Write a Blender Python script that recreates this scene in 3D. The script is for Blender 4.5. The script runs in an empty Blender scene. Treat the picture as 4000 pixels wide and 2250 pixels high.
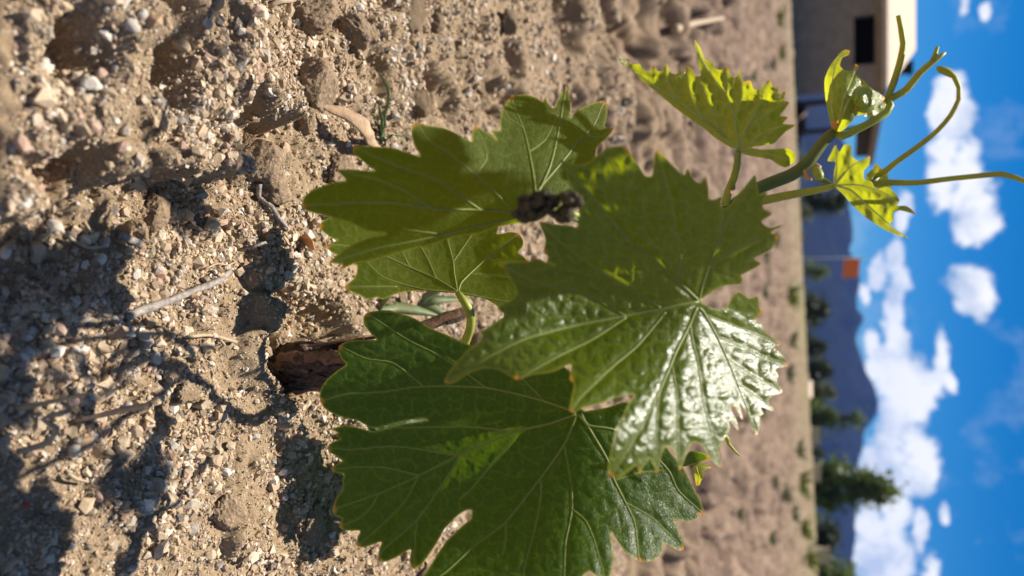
import bpy, math, random
import numpy as np
from mathutils import Matrix, Vector

random.seed(7)
rng = np.random.default_rng(7)
scene = bpy.context.scene
col = scene.collection
R = math.radians

# ------------------------------------------------------------------ camera
CAM_H = 0.27            # phone held low, on its side: the picture's right is up
F = 3006.0              # focal length in photograph pixels (photograph 4000 x 2250)
PITCH = R(20.27)
cp, sp = math.cos(PITCH), math.sin(PITCH)
CAM = np.array([0.0, 0.0, CAM_H])
FW = np.array([0.0, cp, -sp]); UP = np.array([0.0, sp, cp]); RT = np.array([1.0, 0.0, 0.0])
cam_data = bpy.data.cameras.new('camera')
cam = bpy.data.objects.new('camera', cam_data)
col.objects.link(cam)
cam.matrix_world = Matrix(((UP[0], -RT[0], -FW[0], CAM[0]), (UP[1], -RT[1], -FW[1], CAM[1]),
                           (UP[2], -RT[2], -FW[2], CAM[2]), (0, 0, 0, 1)))
cam_data.sensor_fit = 'HORIZONTAL'; cam_data.sensor_width = 36.0
cam_data.lens = 36.0 * F / 4000.0
cam_data.clip_start = 0.01; cam_data.clip_end = 20000.0
cam_data.dof.use_dof = True
cam_data.dof.focus_distance = 0.395
cam_data.dof.aperture_fstop = 7.6
scene.camera = cam

# ------------------------------------------------------------------ light
SUN_AZ = -35.0     # degrees left of the view direction (+Y)
SUN_EL = 64.0
sun_dir = np.array([math.sin(R(SUN_AZ)) * math.cos(R(SUN_EL)), math.cos(R(SUN_AZ)) * math.cos(R(SUN_EL)), math.sin(R(SUN_EL))])
sd_ = bpy.data.lights.new('sun', 'SUN'); sd_.energy = 5.0; sd_.angle = R(0.53); sd_.color = (1.0, 0.94, 0.85)
sun = bpy.data.objects.new('sun', sd_); col.objects.link(sun)
sun.rotation_euler = Vector(tuple(-sun_dir)).to_track_quat('-Z', 'Y').to_euler()
scene.view_settings.view_transform = 'Standard'; scene.view_settings.look = 'None'
scene.view_settings.exposure = 1.0; scene.view_settings.gamma = 1.0
try: scene.view_settings.use_curve_mapping = False
except Exception: pass
scene.render.engine = 'CYCLES'
scene.cycles.max_bounces = 8; scene.cycles.transparent_max_bounces = 8; scene.cycles.transmission_bounces = 6
scene.cycles.volume_bounces = 0
scene.cycles.use_denoising = True
scene.cycles.sample_clamp_indirect = 4.0

def ray_dir(tx, ty):
    return FW + RT * ((ty - 1125.0) / F) + UP * ((tx - 2000.0) / F)
def P(tx, ty, d):
    return CAM + d * ray_dir(tx, ty)
def PY(tx, ty, Y):
    v = ray_dir(tx, ty); return CAM + v * (Y / v[1])
def G(tx, ty, z=0.0):
    v = ray_dir(tx, ty); return CAM + v * ((z - CAM_H) / v[2])

# ------------------------------------------------------------------ sky with clouds
world = bpy.data.worlds.new('World'); scene.world = world; world.use_nodes = True
def build_world():
    nt = world.node_tree; N = nt.nodes; L = nt.links; N.clear()
    out = N.new('ShaderNodeOutputWorld'); bg = N.new('ShaderNodeBackground'); L.new(bg.outputs[0], out.inputs[0])
    bg.inputs['Strength'].default_value = 0.05
    sky = N.new('ShaderNodeTexSky'); sky.sky_type = 'NISHITA'; sky.sun_disc = False
    sky.sun_elevation = R(SUN_EL); sky.sun_rotation = R(SUN_AZ); sky.altitude = 900; sky.air_density = 1.0
    sky.dust_density = 0.15; sky.ozone_density = 3.0
    hs = N.new('ShaderNodeHueSaturation'); hs.inputs['Saturation'].default_value = 1.22; hs.inputs['Value'].default_value = 0.86
    tint = N.new('ShaderNodeMix'); tint.data_type = 'RGBA'; tint.blend_type = 'MULTIPLY'; tint.inputs['Factor'].default_value = 1.0
    tint.inputs['B'].default_value = (0.52, 0.78, 1.0, 1); L.new(sky.outputs[0], tint.inputs['A']); L.new(tint.outputs['Result'], hs.inputs['Color'])
    def math_(op, a, b=None, c=None):
        n = N.new('ShaderNodeMath'); n.operation = op
        for i, v in enumerate((a, b, c)):
            if v is None: continue
            if isinstance(v, (int, float)): n.inputs[i].default_value = v
            else: L.new(v, n.inputs[i])
        return n.outputs[0]
    def vec(op, a, b):
        n = N.new('ShaderNodeVectorMath'); n.operation = op
        for i, v in enumerate((a, b)):
            if v is None: continue
            if isinstance(v, tuple): n.inputs[i].default_value = v
            else: L.new(v, n.inputs[i])
        return n
    tc = N.new('ShaderNodeTexCoord'); dirv = tc.outputs['Generated']
    sep = N.new('ShaderNodeSeparateXYZ'); L.new(dirv, sep.inputs[0])
    az = math_('ARCTAN2', sep.outputs['X'], sep.outputs['Y'])
    el = math_('ARCSINE', sep.outputs['Z'])
    cmb = N.new('ShaderNodeCombineXYZ'); L.new(az, cmb.inputs[0]); L.new(el, cmb.inputs[1])
    def noise(scale, detail, rough, src, offs=0.0):
        n = N.new('ShaderNodeTexNoise'); n.noise_dimensions = '4D'; n.inputs['W'].default_value = offs
        n.inputs['Scale'].default_value = scale; n.inputs['Detail'].default_value = detail; n.inputs['Roughness'].default_value = rough
        L.new(src, n.inputs['Vector']); return n
    wn = noise(14.0, 4.0, 0.6, dirv, 3.1)
    wo = vec('SUBTRACT', wn.outputs['Color'], (0.5, 0.5, 0.5))
    ws = vec('MULTIPLY', wo.outputs[0], (0.05, 0.035, 0.0))
    q = vec('ADD', cmb.outputs[0], ws.outputs[0]).outputs[0]
    # each cloud puff: centre and half-sizes in photograph pixels (x up, y right)
    puffs = [(3722,365,62,58),(3740,455,70,62),(3700,420,50,60),(3705,575,60,55),(3760,635,75,75),(3690,690,60,95),(3790,690,45,60),
             (3800,790,85,90),(3840,880,52,62),(3770,870,45,60),(3770,1120,62,62),(3815,1150,66,72),(3770,1185,55,50),
             (3525,800,32,55),(3512,860,28,50),(3500,1010,35,60),(3530,1090,38,55),(3430,1075,38,60),(3380,1150,28,40),
             (3500,1190,40,75),(3485,1280,42,85),(3500,1360,50,70),(3412,1360,38,62),(3440,1440,60,60),(3540,1420,60,62),(3500,1430,45,50),
             (3560,1480,95,70),(3520,1560,100,90),(3600,1530,65,55),(3480,1500,55,80),(3660,1400,32,80),(3630,1480,40,50),
             (3500,1650,80,75),(3560,1610,70,60),(3470,1760,85,80),(3560,1760,80,75),(3420,1800,60,80),(3500,1860,95,70),(3590,1820,55,90),(3600,1890,42,40),
             (3440,1920,90,70),(3480,1990,70,75),(3520,2000,48,55),(3420,2060,90,80),(3460,2130,90,90),(3500,2210,80,100),(3400,2200,70,90),(3440,2300,95,120),
             (3600,2080,26,70),(3690,2010,20,38),(3700,1480,22,40),(3770,30,18,26),(3860,40,20,26),(3650,2330,40,90),(3560,2380,70,90)]
    acc = None
    for (px, py, rx, ry) in puffs:
        d = ray_dir(px, py); d = d / np.linalg.norm(d)
        a, e = math.atan2(d[0], d[1]), math.asin(d[2])
        s = 1.12 / F * 1.08
        dd = vec('SUBTRACT', q, (a, e, 0.0))
        sc = vec('MULTIPLY', dd.outputs[0], (math.cos(R(26)) / (ry * s) * 0.98, 1.0 / (rx * s) * 1.25, 1.0))
        ln = N.new('ShaderNodeVectorMath'); ln.operation = 'DOT_PRODUCT'
        L.new(sc.outputs[0], ln.inputs[0]); L.new(sc.outputs[0], ln.inputs[1])
        v = math_('SUBTRACT', 1.0, ln.outputs['Value'])
        acc = v if acc is None else math_('SMOOTH_MAX', acc, v, 0.25)
    # scattered cumulus of the same kind all round the rest of the sky
    gen = noise(5.0, 3.0, 0.55, dirv, 7.7)
    far = N.new('ShaderNodeMapRange'); far.inputs['From Min'].default_value = 0.50; far.inputs['From Max'].default_value = 0.62
    far.inputs['To Min'].default_value = -0.6; far.inputs['To Max'].default_value = 0.8
    L.new(gen.outputs['Fac'], far.inputs['Value'])
    aw = N.new('ShaderNodeMapRange'); aw.inputs['From Min'].default_value = 0.62; aw.inputs['From Max'].default_value = 0.80
    L.new(math_('ABSOLUTE', az), aw.inputs['Value'])
    farm = math_('SUBTRACT', far.outputs[0], math_('MULTIPLY', math_('SUBTRACT', 1.0, aw.outputs[0]), 2.0))
    acc = math_('MAXIMUM', acc, farm)
    fine = noise(42.0, 5.0, 0.62, dirv, 1.3)
    ero = math_('MULTIPLY', math_('SUBTRACT', fine.outputs['Fac'], 0.5), 2.6)
    dens = math_('ADD', acc, ero)
    mask = N.new('ShaderNodeMapRange'); mask.interpolation_type = 'SMOOTHSTEP'
    mask.inputs['From Min'].default_value = -0.05; mask.inputs['From Max'].default_value = 0.80
    L.new(dens, mask.inputs['Value'])
    wisp = noise(10.0, 5.0, 0.6, dirv, 9.0)
    wm = N.new('ShaderNodeMapRange'); wm.inputs['From Min'].default_value = 0.55; wm.inputs['From Max'].default_value = 0.85; wm.inputs['To Max'].default_value = 0.35
    L.new(wisp.outputs['Fac'], wm.inputs['Value'])
    mask2 = math_('MAXIMUM', math_('MULTIPLY', mask.outputs[0], 0.96), wm.outputs[0])
    shade = noise(24.0, 3.0, 0.5, dirv, 5.0)
    sm = N.new('ShaderNodeMapRange'); sm.inputs['From Min'].default_value = 0.34; sm.inputs['From Max'].default_value = 0.54
    L.new(shade.outputs['Fac'], sm.inputs['Value'])
    cc = N.new('ShaderNodeMix'); cc.data_type = 'RGBA'
    cc.inputs['A'].default_value = (6.4, 7.3, 8.8, 1); cc.inputs['B'].default_value = (11.2, 11.2, 11.2, 1)
    L.new(sm.outputs[0], cc.inputs['Factor'])
    mx = N.new('ShaderNodeMix'); mx.data_type = 'RGBA'
    L.new(mask2, mx.inputs['Factor']); L.new(hs.outputs[0], mx.inputs['A']); L.new(cc.outputs['Result'], mx.inputs['B'])
    L.new(mx.outputs['Result'], bg.inputs['Color'])
build_world()
world.cycles.sampling_method = 'MANUAL'; world.cycles.sample_map_resolution = 256

# ------------------------------------------------------------------ numeric helpers
def _hash(ix, iy, seed):
    h = (ix.astype(np.int64) * 374761393 + iy.astype(np.int64) * 668265263 + seed * 974634777) & 0xffffffff
    h = ((h ^ (h >> 13)) * 1274126177) & 0xffffffff
    return ((h ^ (h >> 16)) & 0xffffff) / float(0xffffff)
def vnoise(x, y, seed=0):
    ix, iy = np.floor(x), np.floor(y); fx, fy = x - ix, y - iy
    out = 0.0
    u = fx * fx * fx * (fx * (fx * 6 - 15) + 10); v = fy * fy * fy * (fy * (fy * 6 - 15) + 10)
    def g(dx, dy):
        a = _hash(ix + dx, iy + dy, seed) * 2 * math.pi
        return np.cos(a) * (fx - dx) + np.sin(a) * (fy - dy)
    return 1.4 * ((g(0, 0) * (1 - u) + g(1, 0) * u) * (1 - v) + (g(0, 1) * (1 - u) + g(1, 1) * u) * v)
def fbm(x, y, oct=4, seed=0, gain=0.5):
    s = 0.0; a = 1.0; t = 0.0
    for k in range(oct):
        s = s + a * vnoise(x * 2 ** k + 17.3 * k, y * 2 ** k - 9.1 * k, seed + k); t += a; a *= gain
    return s / t
def worley(x, y, seed=0):
    ix, iy = np.floor(x), np.floor(y)
    f1 = np.full(x.shape, 9.0); f2 = np.full(x.shape, 9.0); idv = np.zeros(x.shape)
    for dx in (-1, 0, 1):
        for dy in (-1, 0, 1):
            cx, cy = ix + dx, iy + dy
            px = cx + 0.1 + 0.8 * _hash(cx, cy, seed); py = cy + 0.1 + 0.8 * _hash(cx, cy, seed + 5)
            d = np.hypot(px - x, py - y); r = _hash(cx, cy, seed + 9)
            n = d < f1
            f2 = np.where(n, f1, np.minimum(f2, d)); idv = np.where(n, r, idv); f1 = np.where(n, d, f1)
    return f1, f2, idv
def sstep(a, b, x):
    t = np.clip((x - a) / (b - a), 0, 1); return t * t * (3 - 2 * t)
def seg_dist(px, py, poly, closed=True):
    poly = np.asarray(poly, float); n = len(poly); best = np.full(px.shape, 1e9)
    for i in range(n if closed else n - 1):
        a, b = poly[i], poly[(i + 1) % n]; ab = b - a; l2 = max(ab @ ab, 1e-12)
        t = np.clip(((px - a[0]) * ab[0] + (py - a[1]) * ab[1]) / l2, 0, 1)
        best = np.minimum(best, (px - a[0] - t * ab[0]) ** 2 + (py - a[1] - t * ab[1]) ** 2)
    return np.sqrt(best)
def inside(px, py, poly):
    poly = np.asarray(poly, float); n = len(poly); c = np.zeros(px.shape, bool)
    for i in range(n):
        x1, y1 = poly[i]; x2, y2 = poly[(i + 1) % n]
        if y1 == y2: continue
        cond = (y1 > py) != (y2 > py)
        c ^= cond & (px < (x2 - x1) * (py - y1) / (y2 - y1) + x1)
    return c
def catmull(pts, step, closed=False):
    pts = np.asarray(pts, float); n = len(pts); out = []
    for i in range(n if closed else n - 1):
        p0 = pts[(i - 1) % n] if closed or i > 0 else 2 * pts[0] - pts[1]
        p1 = pts[i]; p2 = pts[(i + 1) % n]
        p3 = pts[(i + 2) % n] if closed or i + 2 < n else 2 * pts[-1] - pts[-2]
        k = max(1, int(np.linalg.norm((p2 - p1)[:2 if closed else None]) / step))
        t = (np.arange(k) / k)[:, None]
        # tension kept high so that leaf teeth stay pointed
        m1 = 0.38 * (p2 - p0); m2 = 0.38 * (p3 - p1)
        ln = np.linalg.norm(p2 - p1)
        for m in (m1, m2):
            l = np.linalg.norm(m)
            if l > ln: m *= ln / l
        out.append((2 * t**3 - 3 * t**2 + 1) * p1 + (t**3 - 2 * t**2 + t) * m1 + (-2 * t**3 + 3 * t**2) * p2 + (t**3 - t**2) * m2)
    if not closed: out.append(pts[-1:])
    return np.concatenate(out)

# ------------------------------------------------------------------ object helpers
def mesh_from(name, verts, faces, mat=None, smooth=True, attrs=None, colors=None):
    me = bpy.data.meshes.new(name)
    verts = np.asarray(verts, np.float32); 
    if isinstance(faces, np.ndarray):
        nf, k = faces.shape
        me.vertices.add(len(verts)); me.vertices.foreach_set('co', verts.ravel())
        me.loops.add(nf * k); me.loops.foreach_set('vertex_index', faces.astype(np.int32).ravel())
        me.polygons.add(nf); me.polygons.foreach_set('loop_start', np.arange(0, nf * k, k, dtype=np.int32))
        me.polygons.foreach_set('loop_total', np.full(nf, k, np.int32))
        me.update(calc_edges=True)
    else:
        me.from_pydata(verts.tolist(), [], [list(f) for f in faces])
    me.polygons.foreach_set('use_smooth', np.full(len(me.polygons), smooth, bool))
    if attrs:
        for k, v in attrs.items():
            a = me.attributes.new(k, 'FLOAT', 'POINT'); a.data.foreach_set('value', np.asarray(v, np.float32))
    if colors is not None:
        a = me.attributes.new('tint', 'FLOAT_COLOR', 'POINT'); a.data.foreach_set('color', np.asarray(colors, np.float32).ravel())
    if mat: me.materials.append(mat)
    me.validate()
    return me
def link(name, me, parent=None, loc=None):
    o = bpy.data.objects.new(name, me); col.objects.link(o)
    if parent is not None: o.parent = parent
    if loc is not None: o.location = loc
    return o
def tag(o, label, cat, group=None):
    o['label'] = label; o['category'] = cat
    if group: o['group'] = group
    return o
def empty(name, loc):
    o = bpy.data.objects.new(name, None); col.objects.link(o); o.location = tuple(loc); o.empty_display_size = 0.02
    return o
def rel(verts, origin):
    return np.asarray(verts) - np.asarray(origin)[None, :]
def tube(pts, radii, nseg=10, step=None, cap=True, squash=None, bump=0.0, seed=0):
    pts = np.asarray(pts, float); radii = np.asarray(radii, float)
    full = np.concatenate([pts, radii[:, None]], 1)
    if step:
        sp_ = catmull(full, step); pts, radii = sp_[:, :3], np.maximum(sp_[:, 3], 1e-5)
    n = len(pts); tg = np.gradient(pts, axis=0); tg /= np.linalg.norm(tg, axis=1)[:, None] + 1e-12
    ref = np.array([0.0, 0, 1]) if abs(tg[0][2]) < 0.9 else np.array([1.0, 0, 0])
    u = np.cross(tg[0], ref); u /= np.linalg.norm(u)
    V = []; ang = np.arange(nseg) / nseg * 2 * math.pi
    for i in range(n):
        u = u - tg[i] * (u @ tg[i]); u /= np.linalg.norm(u); v = np.cross(tg[i], u)
        rr = radii[i] * np.ones(nseg)
        if bump: rr = rr * (1 + bump * fbm(np.cos(ang) * 1.7 + 5 + seed, np.sin(ang) * 1.7 + i * 0.13, 3, seed))
        s = squash or (1.0, 1.0)
        V.append(pts[i] + (np.cos(ang) * rr * s[0])[:, None] * u + (np.sin(ang) * rr * s[1])[:, None] * v)
    V = np.concatenate(V); Fs = []
    for i in range(n - 1):
        for k in range(nseg):
            a = i * nseg + k; b = i * nseg + (k + 1) % nseg
            Fs.append((a, b, b + nseg, a + nseg))
    if cap:
        Fs.append(tuple(range(nseg - 1, -1, -1))); Fs.append(tuple((n - 1) * nseg + k for k in range(nseg)))
    return V, Fs
def join(parts):
    V = []; Fs = []; o = 0
    for v, f in parts:
        V.append(np.asarray(v)); Fs += [tuple(i + o for i in q) for q in f]; o += len(v)
    return np.concatenate(V), Fs
def box(x0, x1, y0, y1, z0, z1):
    v = np.array([(x, y, z) for z in (z0, z1) for y in (y0, y1) for x in (x0, x1)], float)
    return v, [(0, 2, 3, 1), (4, 5, 7, 6), (0, 1, 5, 4), (2, 6, 7, 3), (0, 4, 6, 2), (1, 3, 7, 5)]

# ------------------------------------------------------------------ materials
class MB:
    def __init__(s, name):
        s.m = bpy.data.materials.new(name); s.m.use_nodes = True; s.nt = s.m.node_tree; s.N = s.nt.nodes; s.L = s.nt.links
        s.N.clear(); s.out = s.N.new('ShaderNodeOutputMaterial'); s.b = s.N.new('ShaderNodeBsdfPrincipled')
        s.L.new(s.b.outputs[0], s.out.inputs[0]); s.tc = s.N.new('ShaderNodeTexCoord')
    def noise(s, scale, detail=4, rough=0.55, coord='Object', dist=0.0):
        n = s.N.new('ShaderNodeTexNoise'); n.inputs['Scale'].default_value = scale; n.inputs['Detail'].default_value = detail
        n.inputs['Roughness'].default_value = rough; n.inputs['Distortion'].default_value = dist
        s.L.new(s.tc.outputs[coord], n.inputs['Vector']); return n.outputs['Fac']
    def voro(s, scale, feat='F1', coord='Object'):
        n = s.N.new('ShaderNodeTexVoronoi'); n.feature = feat; n.inputs['Scale'].default_value = scale
        s.L.new(s.tc.outputs[coord], n.inputs['Vector']); return n
    def rng(s, v, a, b, c=0.0, d=1.0):
        n = s.N.new('ShaderNodeMapRange'); 
        for k, x in zip(('From Min', 'From Max', 'To Min', 'To Max'), (a, b, c, d)): n.inputs[k].default_value = x
        s.L.new(v, n.inputs['Value']); return n.outputs[0]
    def mix(s, f, a, b, blend='MIX'):
        n = s.N.new('ShaderNodeMix'); n.data_type = 'RGBA'; n.blend_type = blend
        for k, x in (('Factor', f), ('A', a), ('B', b)):
            if isinstance(x, (int, float)): n.inputs[k].default_value = x
            elif isinstance(x, tuple): n.inputs[k].default_value = (*x, 1) if len(x) == 3 else x
            else: s.L.new(x, n.inputs[k])
        return n.outputs['Result']
    def attr(s, name, out='Fac'):
        n = s.N.new('ShaderNodeAttribute'); n.attribute_name = name; return n.outputs[out]
    def math(s, op, a, b=None):
        n = s.N.new('ShaderNodeMath'); n.operation = op
        for i, x in enumerate((a, b)):
            if x is None: continue
            if isinstance(x, (int, float)): n.inputs[i].default_value = x
            else: s.L.new(x, n.inputs[i])
        return n.outputs[0]
    def bump(s, h, dist, strength=1.0, prev=None):
        n = s.N.new('ShaderNodeBump'); n.inputs['Distance'].default_value = dist; n.inputs['Strength'].default_value = strength
        s.L.new(h, n.inputs['Height'])
        if prev is not None: s.L.new(prev, n.inputs['Normal'])
        s.L.new(n.outputs[0], s.b.inputs['Normal']); return n.outputs[0]
    def base(s, c):
        if isinstance(c, tuple): s.b.inputs['Base Color'].default_value = (*c, 1)
        else: s.L.new(c, s.b.inputs['Base Color'])
    def rough(s, r):
        if isinstance(r, (int, float)): s.b.inputs['Roughness'].default_value = r
        else: s.L.new(r, s.b.inputs['Roughness'])
def simple(name, c, rough=0.7, var=0.25, scale=40, bump=0.0, spec=0.3, c2=None):
    k = MB(name); n = k.noise(scale, 5, 0.6)
    a = tuple(max(0, x * (1 - var)) for x in c); b = c2 or tuple(min(1, x * (1 + var)) for x in c)
    k.base(k.mix(k.rng(n, 0.3, 0.7), a, b)); k.rough(rough); k.b.inputs['Specular IOR Level'].default_value = spec
    if bump: k.bump(n, bump)
    return k.m

def soil_material():
    k = MB('sandy_soil')
    n1 = k.noise(9, 5, 0.6); n2 = k.noise(90, 5, 0.65); n3 = k.noise(700, 4, 0.7); n0 = k.noise(0.5, 4, 0.6)
    c = k.mix(k.rng(n1, 0.35, 0.65), (0.225, 0.156, 0.090), (0.355, 0.255, 0.158))
    c = k.mix(k.rng(n2, 0.3, 0.7), c, (0.29, 0.209, 0.124), 'MIX'); 
    c = k.mix(k.rng(n2, 0.42, 0.25), c, (0.15, 0.100, 0.060))
    c = k.mix(k.rng(n3, 0.56, 0.72, 0, 0.8), c, (0.56, 0.45, 0.32))
    c = k.mix(k.rng(n3, 0.42, 0.28, 0, 0.7), c, (0.17, 0.115, 0.075))
    # farther field: pinker crust; dark mottling painted in for shade of its pits
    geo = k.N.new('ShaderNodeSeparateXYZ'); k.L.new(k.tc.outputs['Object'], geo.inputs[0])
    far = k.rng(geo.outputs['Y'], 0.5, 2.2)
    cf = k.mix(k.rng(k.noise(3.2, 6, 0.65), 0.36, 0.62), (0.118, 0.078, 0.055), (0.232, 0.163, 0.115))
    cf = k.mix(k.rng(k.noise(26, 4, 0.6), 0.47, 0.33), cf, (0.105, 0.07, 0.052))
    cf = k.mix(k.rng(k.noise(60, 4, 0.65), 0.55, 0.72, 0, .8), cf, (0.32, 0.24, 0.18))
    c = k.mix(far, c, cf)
    grass = k.math('MULTIPLY', k.rng(geo.outputs['Y'], 7, 22), k.rng(k.noise(0.35, 4, 0.6), 0.36, 0.56))
    c = k.mix(k.math('MULTIPLY', grass, 0.8), c, (0.17, 0.15, 0.07))
    beyond = k.rng(geo.outputs['Y'], 33, 45)
    c = k.mix(beyond, c, k.mix(k.rng(n0, 0.4, 0.6), (0.10, 0.12, 0.05), (0.24, 0.21, 0.11)))
    k.base(c); k.rough(0.95); k.b.inputs['Specular IOR Level'].default_value = 0.12
    b = k.bump(k.noise(420, 4, 0.7), 0.0016, 0.9); k.bump(k.noise(1500, 3, 0.7), 0.0006, 0.9, b)
    return k.m
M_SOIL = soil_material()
def clod_material():
    k = MB('clod_soil'); n1 = k.noise(60, 5, 0.6); n3 = k.noise(600, 4, 0.7)
    c = k.mix(k.rng(n1, 0.35, 0.65), (0.20, 0.138, 0.085), (0.29, 0.208, 0.132))
    c = k.mix(k.rng(n3, 0.56, 0.72, 0, 0.8), c, (0.60, 0.48, 0.35)); c = k.mix(k.rng(n3, 0.42, 0.28, 0, 0.7), c, (0.19, 0.13, 0.085))
    k.base(c); k.rough(0.95); k.b.inputs['Specular IOR Level'].default_value = 0.12
    k.bump(k.noise(500, 4, 0.7), 0.0016, 0.9); return k.m
M_CLOD = clod_material()
def grain_material():
    k = MB('sand_grains'); t = k.attr('tint', 'Color'); n = k.noise(900, 4, 0.6)
    k.base(k.mix(k.rng(n, 0.35, 0.65, 0.0, 0.55), t, (0.31, 0.22, 0.135))); k.rough(0.7); k.b.inputs['Specular IOR Level'].default_value = 0.35
    k.bump(k.noise(2200, 3, 0.6), 0.0003, 0.8); return k.m
M_GRAIN = grain_material()
def pebble_material(name, c, dirt=0.35, rough=0.6):
    k = MB(name); n = k.noise(380, 4, 0.6); n2 = k.noise(1400, 3, 0.6)
    cc = k.mix(k.rng(n, 0.42, 0.66, 0, dirt), c, (0.40, 0.28, 0.17)); cc = k.mix(k.rng(n2, 0.62, 0.74, 0, 0.6), cc, (0.12, 0.10, 0.08))
    k.base(cc); k.rough(rough); k.b.inputs['Specular IOR Level'].default_value = 0.35; k.bump(n2, 0.0003, 0.8); return k.m

def leaf_material(name, up, up2, trans, vein, rough=0.36, tmix=0.45, spec=0.5, bumpd=0.0003, cell=900):
    k = MB(name); v = k.attr('vein'); e = k.attr('edge'); t = k.attr('tip'); net = k.attr('net')
    n = k.noise(60, 4, 0.6)
    c = k.mix(k.rng(n, 0.35, 0.65), up, up2)
    c = k.mix(k.math('MULTIPLY', net, 0.45), c, vein)
    sp_ = k.voro(130, 'F1'); c = k.mix(k.math('MULTIPLY', k.rng(sp_.outputs['Distance'], 0.10, 0.06), k.rng(k.noise(25, 3, .6), .52, .60, 0, .8)), c, (0.10, 0.065, 0.02))
    c = k.mix(k.rng(k.noise(18, 5, .7), .52, .75, 0, .06), c, (0.30, 0.26, 0.18))
    c = k.mix(v, c, vein); c = k.mix(k.math('MULTIPLY', e, 0.7), c, (0.34, 0.33, 0.03)); c = k.mix(t, c, (0.62, 0.24, 0.03))
    k.base(c); k.rough(k.rng(k.noise(300, 3, 0.6), 0.3, 0.7, rough - 0.06, rough + 0.10)); k.b.inputs['Specular IOR Level'].default_value = spec
    vv = k.voro(cell, 'DISTANCE_TO_EDGE'); b = k.bump(k.rng(vv.outputs['Distance'], 0.0, 0.25), bumpd, 0.7); k.bump(k.noise(2500, 2, 0.5), bumpd * 0.35, 0.5, b)
    tr = k.N.new('ShaderNodeBsdfTranslucent')
    tc = k.mix(v, trans, tuple(min(1, x * 1.0 + 0.06) for x in trans)); tc = k.mix(k.math('MULTIPLY', net, 0.25), tc, tuple(x * 1.35 for x in trans))
    tc = k.mix(t, tc, (0.75, 0.30, 0.03)); tc = k.mix(k.math('MULTIPLY', e, 0.6), tc, (0.65, 0.60, 0.04))
    k.L.new(tc, tr.inputs['Color'])
    mx = k.N.new('ShaderNodeMixShader'); mx.inputs[0].default_value = tmix
    k.L.new(k.b.outputs[0], mx.inputs[1]); k.L.new(tr.outputs[0], mx.inputs[2]); k.L.new(mx.outputs[0], k.out.inputs[0])
    return k.m
M_LEAF = leaf_material('mature_leaf', (0.016, 0.046, 0.0015), (0.025, 0.064, 0.002), (0.115, 0.21, 0.0015), (0.17, 0.22, 0.025), 0.40, 0.42, 0.32, 0.00010)
M_LEAF_DULL = leaf_material('leaf_underside', (0.038, 0.070, 0.002), (0.052, 0.086, 0.003), (0.30, 0.36, 0.002), (0.18, 0.20, 0.04), 0.6, 0.45, 0.2, 0.0002)
M_LEAF_GLOSS = leaf_material('young_glossy_leaf', (0.034, 0.072, 0.001), (0.050, 0.090, 0.002), (0.34, 0.40, 0.001), (0.20, 0.23, 0.06), 0.33, 0.45, 0.48, 0.00006)
M_LEAF_YOUNG = leaf_material('young_yellow_leaf', (0.12, 0.19, 0.015), (0.16, 0.22, 0.020), (0.52, 0.54, 0.010), (0.34, 0.36, 0.10), 0.30, 0.52, 0.7, 0.00015)
M_VEIN = simple('leaf_vein', (0.18, 0.21, 0.045), 0.5, 0.15, 300)
M_VEIN_PALE = simple('pale_leaf_vein', (0.19, 0.22, 0.05), 0.5, 0.15, 300)
M_VEIN_YOUNG = simple('young_leaf_vein', (0.42, 0.44, 0.13), 0.5, 0.15, 300)
def stem_material(name, c, tr):
    k = MB(name); n = k.noise(120, 4, 0.6); cc = k.mix(k.rng(n, 0.35, 0.65), tuple(x * .85 for x in c), tuple(x * 1.15 for x in c)); k.base(k.mix(k.rng(k.noise(70, 4, .65), .54, .70, 0, .45), cc, (0.24, 0.12, 0.03))); k.rough(0.5)
    k.bump(k.noise(900, 3, .6), 0.0002, 0.6)
    t = k.N.new('ShaderNodeBsdfTranslucent'); t.inputs[0].default_value = (*tr, 1); mx = k.N.new('ShaderNodeMixShader'); mx.inputs[0].default_value = 0.3
    k.L.new(k.b.outputs[0], mx.inputs[1]); k.L.new(t.outputs[0], mx.inputs[2]); k.L.new(mx.outputs[0], k.out.inputs[0]); return k.m
M_STEM = stem_material('green_shoot', (0.12, 0.16, 0.03), (0.2, 0.25, 0.02))
M_PETIOLE = stem_material('petiole_green', (0.32, 0.36, 0.05), (0.45, 0.45, 0.03))
M_TENDRIL = stem_material('tendril_green', (0.33, 0.34, 0.03), (0.5, 0.45, 0.02))
M_TIP = simple('orange_tip', (0.55, 0.25, 0.08), 0.6)
M_BARK = simple('vine_bark', (0.085, 0.056, 0.040), 0.95, 0.6, 420, 0.0012)
M_BARK2 = simple('vine_bark_red', (0.19, 0.105, 0.062), 0.9, 0.4, 260, 0.0010)
M_BUD = simple('dark_flower_bud', (0.055, 0.062, 0.022), 0.7, 0.5, 500, 0.0004, 0.15, (0.09, 0.065, 0.04))
M_DRY = simple('dry_leaf', (0.36, 0.24, 0.14), 0.8, 0.35, 150, 0.0006)
M_STRAW = simple('dry_straw', (0.36, 0.27, 0.165), 0.75, 0.25, 220, 0.0004)
M_GREY = simple('weathered_wood', (0.25, 0.215, 0.18), 0.9, 0.45, 380, 0.0010)
M_ROOT = simple('rootlet', (0.33, 0.24, 0.16), 0.85, 0.3, 300)
M_ORANGE = simple('orange_flake', (0.55, 0.26, 0.11), 0.7, 0.2, 200)
M_RED = simple('red_speck', (0.55, 0.03, 0.02), 0.4, 0.1, 300)
M_GRASS = stem_material('weed_green', (0.10, 0.17, 0.06), (0.14, 0.22, 0.04))
M_WEED = stem_material('weed_grey_green', (0.20, 0.25, 0.11), (0.22, 0.28, 0.06))
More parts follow.
